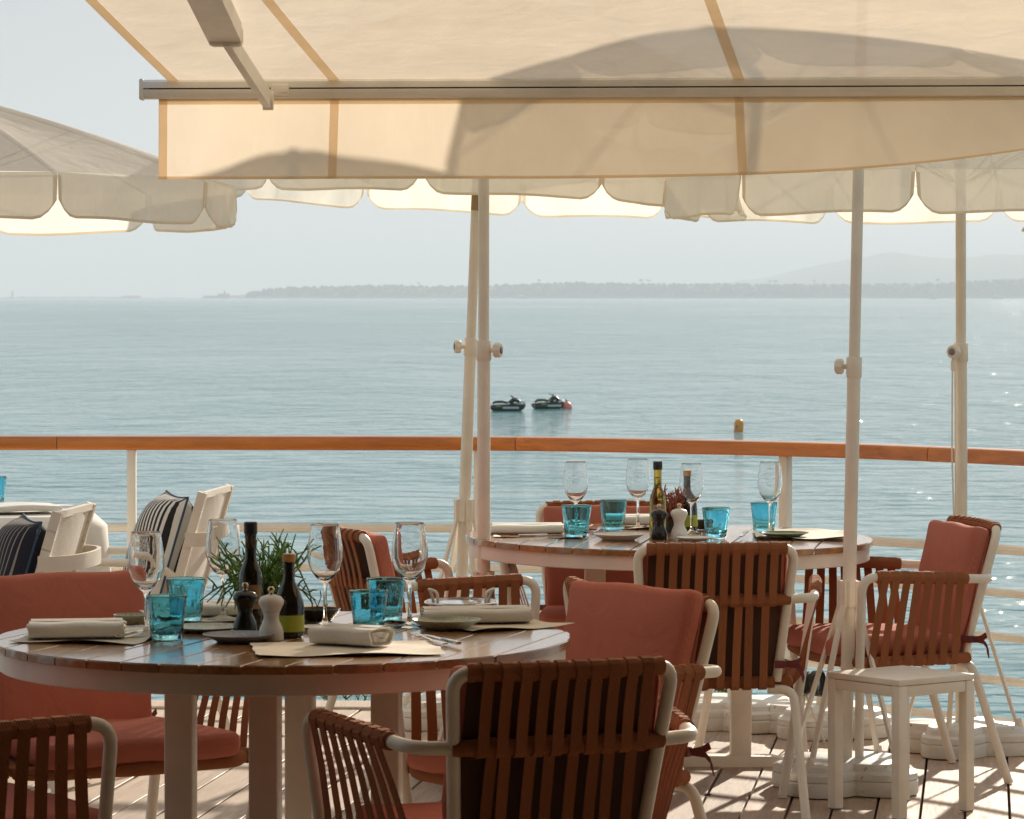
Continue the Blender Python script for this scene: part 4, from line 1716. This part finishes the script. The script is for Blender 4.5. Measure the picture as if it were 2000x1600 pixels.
def plate(name, x, y, z, r, h, mat, lab, cat='plate', tilt=0, foot=.6):
    mb = MB()
    mb.lathe([(.0005, 0), (r * foot, 0), (r * (foot + .05), h * .15), (r * .97, h * .86), (r, h), (r * .975, h * 1.02), (r * .9, h * .72), (r * (foot + .03), h * .38), (.0005, h * .34)], 44,
             mod=lambda a, zz: 1 + .006 * math.sin(3 * a + x * 9) + .004 * math.sin(7 * a))
    o = mb.build(name, mat, None, (x, y, z + .0012))
    return tag(o, lab, cat, 'plates and bowls')


plate('side_plate', -.607, 7.955, ZN, .080, .017, 'bluegrey_ware', 'blue grey side plate in front of the mills on the near table')
plate('side_plate', -.70, 8.21, ZN, .085, .011, 'stoneware', 'flat speckled plate left of the pepper mill on the near table')
plate('side_plate', -.151, 8.262, ZN, .080, .022, 'stoneware', 'speckled green plate in front of the long napkin on the near table')
plate('side_plate', -.885, 8.36, ZN, .045, .024, 'stoneware', 'small dish behind the left napkin on the near table')
plate('side_plate', -.445, 8.215, ZN, .045, .010, 'white_ware', 'tiny pale saucer right of the green-labelled bottle')
plate('dark_bowl', -.457, 8.47, ZN, .052, .028, 'dark_ware', 'dark bowl with a dry sprig on the near table', 'bowl')
plate('bread_plate', .345, 11.56, ZF, .083, .020, 'white_ware', 'white side plate on the far table behind the strap chair back')
plate('bread_plate', .889, 11.72, ZF, .083, .014, 'green_ware', 'olive green plate on the far table')
plate('dark_bowl', .648, 12.10, ZF, .038, .030, 'dark_ware', 'small black bowl on the far table', 'bowl')
plate('bread_plate', .588, 11.52, ZF, .06, .012, 'white_ware', 'white saucer in front of the salt mill on the far table')
plate('saucer', -1.845, 12.75, .776, .075, .014, 'white_ware', 'saucer under the blue tumbler at the left frame edge')


def napkin(x, y, z, rz, L, w, h, lab, seed=0):
    rng = random.Random(seed)
    mb = MB()
    n, m = 14, 26
    vs, fs = [], []
    for i in range(n + 1):
        t = i / n - .5
        for k in range(m):
            a = 2 * math.pi * k / m
            c, s = math.cos(a), math.sin(a)
            px = w / 2 * math.copysign(abs(c) ** .55, c)
            pz = h / 2 * math.copysign(abs(s) ** .62, s)
            if pz > 0:
                pz *= 1 - .18 * (px / w + .5) + .05 * math.sin(t * 9 + seed)
            vs.append((t * L + .008 * (px / w) + .003 * math.sin(k), px + .003 * math.sin(t * 8 + seed), h / 2 + max(-h / 2, pz)))
    for i in range(n):
        for k in range(m):
            fs.append((i * m + k, i * m + (k + 1) % m, (i + 1) * m + (k + 1) % m, (i + 1) * m + k))
    # rolled ends: step the cap inwards so the layers show
    for e, i in ((-1, 0), (1, n)):
        base = [vs[i * m + k] for k in range(m)]
        cx = sum(p[1] for p in base) / m
        cz = sum(p[2] for p in base) / m
        prev = [i * m + k for k in range(m)]
        for sc, dx in ((.86, 0), (.84, -.012), (.6, -.012), (.57, -.003), (.25, -.003)):
            cur = []
            for p in base:
                vs.append((p[0] + e * dx, cx + (p[1] - cx) * sc, cz + (p[2] - cz) * sc))
                cur.append(len(vs) - 1)
            for k in range(m):
                fs.append((prev[k], prev[(k + 1) % m], cur[(k + 1) % m], cur[k]))
            prev = cur
        fs.append(tuple(prev))
    mb.add(vs, fs, True)
    o = mb.build('napkin', 'linen', None, (x, y, z), sharp=50)
    o.rotation_euler = (0, 0, rz)
    fl = MB()
    fl.grid(lambda u, v: Vector((-L / 2 + .004 + (L - .008) * u, w * .5 - w * .62 * v + .002, h * (.92 - .13 * (1 - v)) + .0055 * math.sin(v * math.pi) + .002)), 10, 4)
    fl.build('loose_fold', 'linen', o, sharp=None)
    return tag(o, lab, 'napkin', 'rolled white napkins')


def placemat(x, y, z, rz, w, d, lab, seed=0):
    rng = random.Random(seed)
    ph = [rng.uniform(0, 6) for _ in range(4)]

    def f(u, v):
        a, b = u - .5, v - .5
        e = max(abs(a), abs(b)) * 2
        k = max(0, e - .55) ** 2 * 4
        zz = .0012 + k * .006 * (1 + math.sin(9 * u + ph[0]) * math.sin(7 * v + ph[1]))
        return Vector((a * w + .002 * math.sin(v * 21 + ph[2]), b * d + .002 * math.sin(u * 19 + ph[3]), zz))
    mb = MB()
    mb.grid(f, 30, 22)
    mb.grid(lambda u, v: f(u, v) - Vector((0, 0, .0006)), 30, 22)
    o = mb.build('placemat', 'paper', None, (x, y, z), fix=False, sharp=None)
    o.rotation_euler = (0, 0, rz)
    return tag(o, lab, 'placemat', 'paper placemats')


placemat(-.93, 8.10, ZN, R(78), .40, .29, 'paper placemat at the left of the near table', 1)
placemat(-.36, 7.76, ZN, R(8), .40, .28, 'paper placemat at the front of the near table', 2)
placemat(-.085, 8.40, ZN, R(-55), .40, .29, 'paper placemat at the right of the near table', 3)
placemat(-.68, 8.56, ZN, R(15), .38, .26, 'paper placemat at the back of the near table behind the plant', 4)
placemat(.10, 11.80, ZF, R(85), .40, .29, 'paper placemat at the left of the far table', 5)
placemat(.95, 11.82, ZF, R(88), .42, .30, 'paper placemat at the right of the far table', 6)
placemat(.40, 12.20, ZF, R(5), .40, .28, 'paper placemat at the back of the far table', 7)
napkin(-.975, 8.03, ZN + .0045, R(8), .212, .105, .037, 'long rolled napkin at the left of the near table', 1)
napkin(-.352, 7.86, ZN + .0045, R(-28), .155, .095, .040, 'rolled napkin with its open end showing, front of the near table', 2)
napkin(-.085, 8.40, ZN + .0045, R(10), .255, .11, .033, 'long rolled napkin at the right of the near table', 3)
napkin(.05, 11.83, ZF + .0045, R(5), .24, .11, .032, 'flat rolled napkin at the left of the far table', 4)
napkin(.42, 12.27, ZF + .0045, R(6), .20, .10, .034, 'rolled napkin at the back of the far table', 5)
napkin(-.66, 8.60, ZN + .0045, R(15), .2, .10, .03, 'rolled napkin behind the plant on the near table', 6)


def fork(x, y, z, rz, lab):
    o = thing('fork', lab, 'fork', (x, y, z), rz, 'cutlery')
    mb = MB()
    mb.bar((-.10, 0, .003), (-.02, 0, .003), .011, .0028)
    mb.bar((-.022, 0, .003), (.04, 0, .007), .006, .0026)
    mb.build('handle', 'steel', o)
    mb = MB()
    mb.box((.049, 0, .0075), (.024, .021, .002), None, .0008)
    for k in range(4):
        mb.bar((.058, -.0081 + .0054 * k, .0075), (.098, -.0087 + .0058 * k, .010), .0026, .0018)
    mb.build('tines', 'steel', o)


def knife(x, y, z, rz, lab):
    o = thing('knife', lab, 'knife', (x, y, z), rz, 'cutlery')
    MB().box((-.055, 0, .005), (.10, .013, .007), None, .002).build('handle', 'steel', o)
    mb = MB()
    out = [(-.006, -.006), (.085, -.008), (.108, -.003), (.113, .005), (-.006, .006)]
    mb.prism([(a, b) for a, b in out], .004, .0056)
    mb.build('blade', 'steel', o)


fork(-.185, 7.935, ZN + .004, R(113), 'fork in front of the speckled green plate on the near table')
knife(-.155, 7.93, ZN + .004, R(112), 'knife next to the fork on the near table')
knife(-.847, 8.09, ZN + .005, R(70), 'knife at the end of the left napkin on the near table')
fork(.285, 11.93, ZF + .004, R(80), 'fork between two tumblers on the far table')
knife(.12, 11.70, ZF + .004, R(20), 'knife beside the leftmost tumbler on the far table')
fork(.76, 11.74, ZF + .004, R(80), 'fork right of centre on the far table')
fork(-.94, 8.18, ZN + .004, R(10), 'fork behind the left napkin on the near table')

# wire tray with two handles
wt = thing('wire_tray', 'glass tray in a steel wire frame with two loop handles', 'tray', (-.122, 8.63, ZN + .001), R(4))
mb = MB()
mb.lathe([(.0875 + .0025 * math.cos(a), .030 + .0025 * math.sin(a)) for a in [2 * math.pi * i / 8 for i in range(8)]], 40, closed=True)
for k in range(4):
    a = R(45 + 90 * k)
    mb.tube([(.087 * math.cos(a), .087 * math.sin(a), .03), (.07 * math.cos(a), .07 * math.sin(a), .0015)], .002, 6)
mb.build('wire_frame', 'steel', wt)
MB().lathe([(.0005, .027), (.083, .027), (.084, .035), (.082, .035), (.081, .030), (.0005, .030)], 40).build('glass_dish', 'glass', wt)
for s in (-1, 1):
    h = MB()
    h.tube(fillet([(s * .058, -.02, .03), (s * .058, -.02, .056), (s * .080, -.006, .063), (s * .074, .012, .056), (s * .066, .02, .03)], .012, 4), .0035, 8)
    h.build('loop_handle', 'alu', wt)


# plants on the tables
def tendrils(mb, n, base, spread, hgt, rng, r=.0021, droop=.4):
    for i in range(n):
        a = rng.uniform(0, 2 * math.pi)
        s = rng.uniform(.2, 1) * spread
        h = hgt * rng.uniform(.45, 1)
        dr = rng.random() < droop
        p = Vector(base) + Vector((math.cos(a), math.sin(a), 0)) * rng.uniform(0, .025)
        d = Vector((math.cos(a) * s, math.sin(a) * s, h))
        pts = [p]
        for k in range(1, 7):
            t = k / 6
            q = p + Vector((d.x * t, d.y * t, d.z * (t if not dr else (1.9 * t - 2.1 * t * t)))) + Vector((rng.uniform(-1, 1), rng.uniform(-1, 1), rng.uniform(-1, 1))) * .007
            pts.append(q)
        mb.tube(pts, [r * 1.1] * 3 + [r] * 3 + [r * .7], 5)
        for j in (2, 3, 4, 5):
            if rng.random() < .8:
                b = pts[j]
                e = b + Vector((rng.uniform(-1, 1) * .022, rng.uniform(-1, 1) * .022, rng.uniform(.0, .03)))
                mb.tube([b, b.lerp(e, .5) + Vector((0, 0, .003)), e], [r, r, r * .7], 5)


pl = thing('potted_succulent', 'green pencil-stemmed succulent behind the bottles on the near table', 'plant', (-.585, 8.42, ZN + .001))
MB().lathe([(.0005, 0), (.034, 0), (.042, .06), (.045, .062), (.045, .07), (.040, .07), (.038, .06), (.0005, .058)], 24).build('pot', 'dark_ware', pl)
mb = MB()
tendrils(mb, 105, (0, 0, .06), .135, .15, random.Random(21), .0021, .40)
g = mb.build('stems', 'leaf', pl, sharp=None)
g['kind'] = 'stuff'
dp = thing('dried_plant', 'small reddish dried plant between the bottles on the far table', 'plant', (.535, 11.95, ZF + .001))
MB().lathe([(.0005, 0), (.026, 0), (.031, .045), (.029, .046), (.0005, .044)], 20).build('pot', 'dark_ware', dp)
mb = MB()
tendrils(mb, 46, (0, 0, .04), .045, .11, random.Random(5), .0026, .15)
mb.build('stems', 'dry', dp, sharp=None)['kind'] = 'stuff'
sg = thing('dry_sprig', 'thin dry sprig standing in the dark bowl', 'sprig', (-.455, 8.47, ZN + .012))
mb = MB()
mb.tube([(0, 0, 0), (-.008, 0, .03), (-.025, 0, .055), (-.045, 0, .072)], .0012, 5)
mb.tube([(-.005, 0, .02), (.004, 0, .045), (.002, 0, .06)], .0012, 5)
mb.tube([(.01, 0, .0), (.02, 0, .03)], .001, 5)
mb.build('stems', 'stem', sg)


# plants on the ledge outside the railing
def fennel(x, y, h, n, lab, seed, z0=-.33):
    rng = random.Random(seed)
    o = thing('fennel_plant', lab, 'plant', (x, y, z0), 0, 'plants beyond the railing')
    s, l, fl = MB(), MB(), MB()
    for i in range(n):
        a = rng.uniform(0, 6.28)
        sp_ = rng.uniform(.02, .14)
        top = Vector((math.cos(a) * sp_, math.sin(a) * sp_ * .5, h * rng.uniform(.75, 1)))
        s.tube([(top.x * .2, top.y * .2, 0), (top.x * .6, top.y * .6, top.z * .55), top], [.004, .003, .0015], 5)
        for k in range(14):
            t = rng.uniform(.35, .95)
            p = top * t
            e = p + Vector((rng.uniform(-1, 1) * .06, rng.uniform(-1, 1) * .03, rng.uniform(.01, .05)))
            l.tube([p, p.lerp(e, .6) + Vector((0, 0, .008)), e], [.0028, .0024, .001], 4)
        for k in range(9):
            e = top + Vector((rng.uniform(-1, 1) * .035, rng.uniform(-1, 1) * .02, rng.uniform(.0, .03)))
            s.tube([top, e], .0009, 4)
            icolump(fl, e, .006, rng)
    s.build('stem', 'leaf2', o, sharp=None)['kind'] = 'stuff'
    l.build('leaves', 'leaf2', o, sharp=None)['kind'] = 'stuff'
    fl.build('flowers', 'flower', o, sharp=None)['kind'] = 'stuff'


def grass_tuft(x, y, h, n, w, lab, seed, z0=-.33):
    rng = random.Random(seed)
    o = thing('grass_clump', lab, 'plant', (x, y, z0), 0, 'plants beyond the railing')
    mb = MB()
    for i in range(n):
        p = Vector((rng.uniform(-w, w), rng.uniform(-.06, .06), 0))
        hh = h * rng.uniform(.55, 1)
        e = p + Vector((rng.uniform(-.05, .05), rng.uniform(-.04, .04), hh))
        mid = p.lerp(e, .6) + Vector((0, 0, .02))
        mb.add([p + Vector((-.004, 0, 0)), p + Vector((.004, 0, 0)), mid + Vector((.003, .001, 0)), mid + Vector((-.003, .001, 0)), e], [(0, 1, 2, 3), (3, 2, 4)])
    mb.build('blades', 'leaf2', o, fix=False, sharp=None)['kind'] = 'stuff'


fennel(-.66, 13.85, .42, 6, 'yellow-flowered fennel at the deck edge, left of the near table legs', 1)
grass_tuft(-.62, 13.80, .355, 120, .14, 'grass clump at the deck edge around the fennel', 2)
fennel(-.40, 13.85, .48, 6, 'fennel seen between the straps under the near table', 3)
fennel(.70, 13.72, .58, 9, 'leafy fennel bush behind the strap chair at the far table', 4)
fennel(.80, 13.66, .5, 8, 'bushy fennel left of the dark spotlight, beyond the railing', 6)
grass_tuft(.74, 13.62, .46, 160, .16, 'tall grass behind the far table column', 5)

# a bit of red debris on the boards
mb = MB()
mb.add([(-.012, 0, .001), (.004, -.008, .001), (.015, .004, .006), (0, .01, .008)], [(0, 1, 2, 3)])
o = mb.build('fallen_petal', 'tie', None, (.60, 11.0, .006), fix=False)
tag(o, 'small red petal lying on the deck boards', 'petal')

# ------------------------------------------------------------------ sea haze
hz = MB().box((0, 0, 0), (124000, 124000, 640 + 9.7))
me = hz.mesh('haze', 'white', True)
me.materials.clear()
hm = bpy.data.materials.new('sea_haze')
hm.use_nodes = True
nt = hm.node_tree
nt.nodes.clear()
out = nt.nodes.new('ShaderNodeOutputMaterial')
pv = nt.nodes.new('ShaderNodeVolumePrincipled')
pv.inputs['Color'].default_value = (.91, .935, .99, 1)
pv.inputs['Density'].default_value = 6.5e-5
pv.inputs['Anisotropy'].default_value = 0.0
nt.links.new(pv.outputs[0], out.inputs['Volume'])
me.materials.append(hm)
o = put('haze', me, None, (0, 0, (640 - 9.7) / 2))
tag(o, 'pale sea haze hanging over the water', kind='stuff')
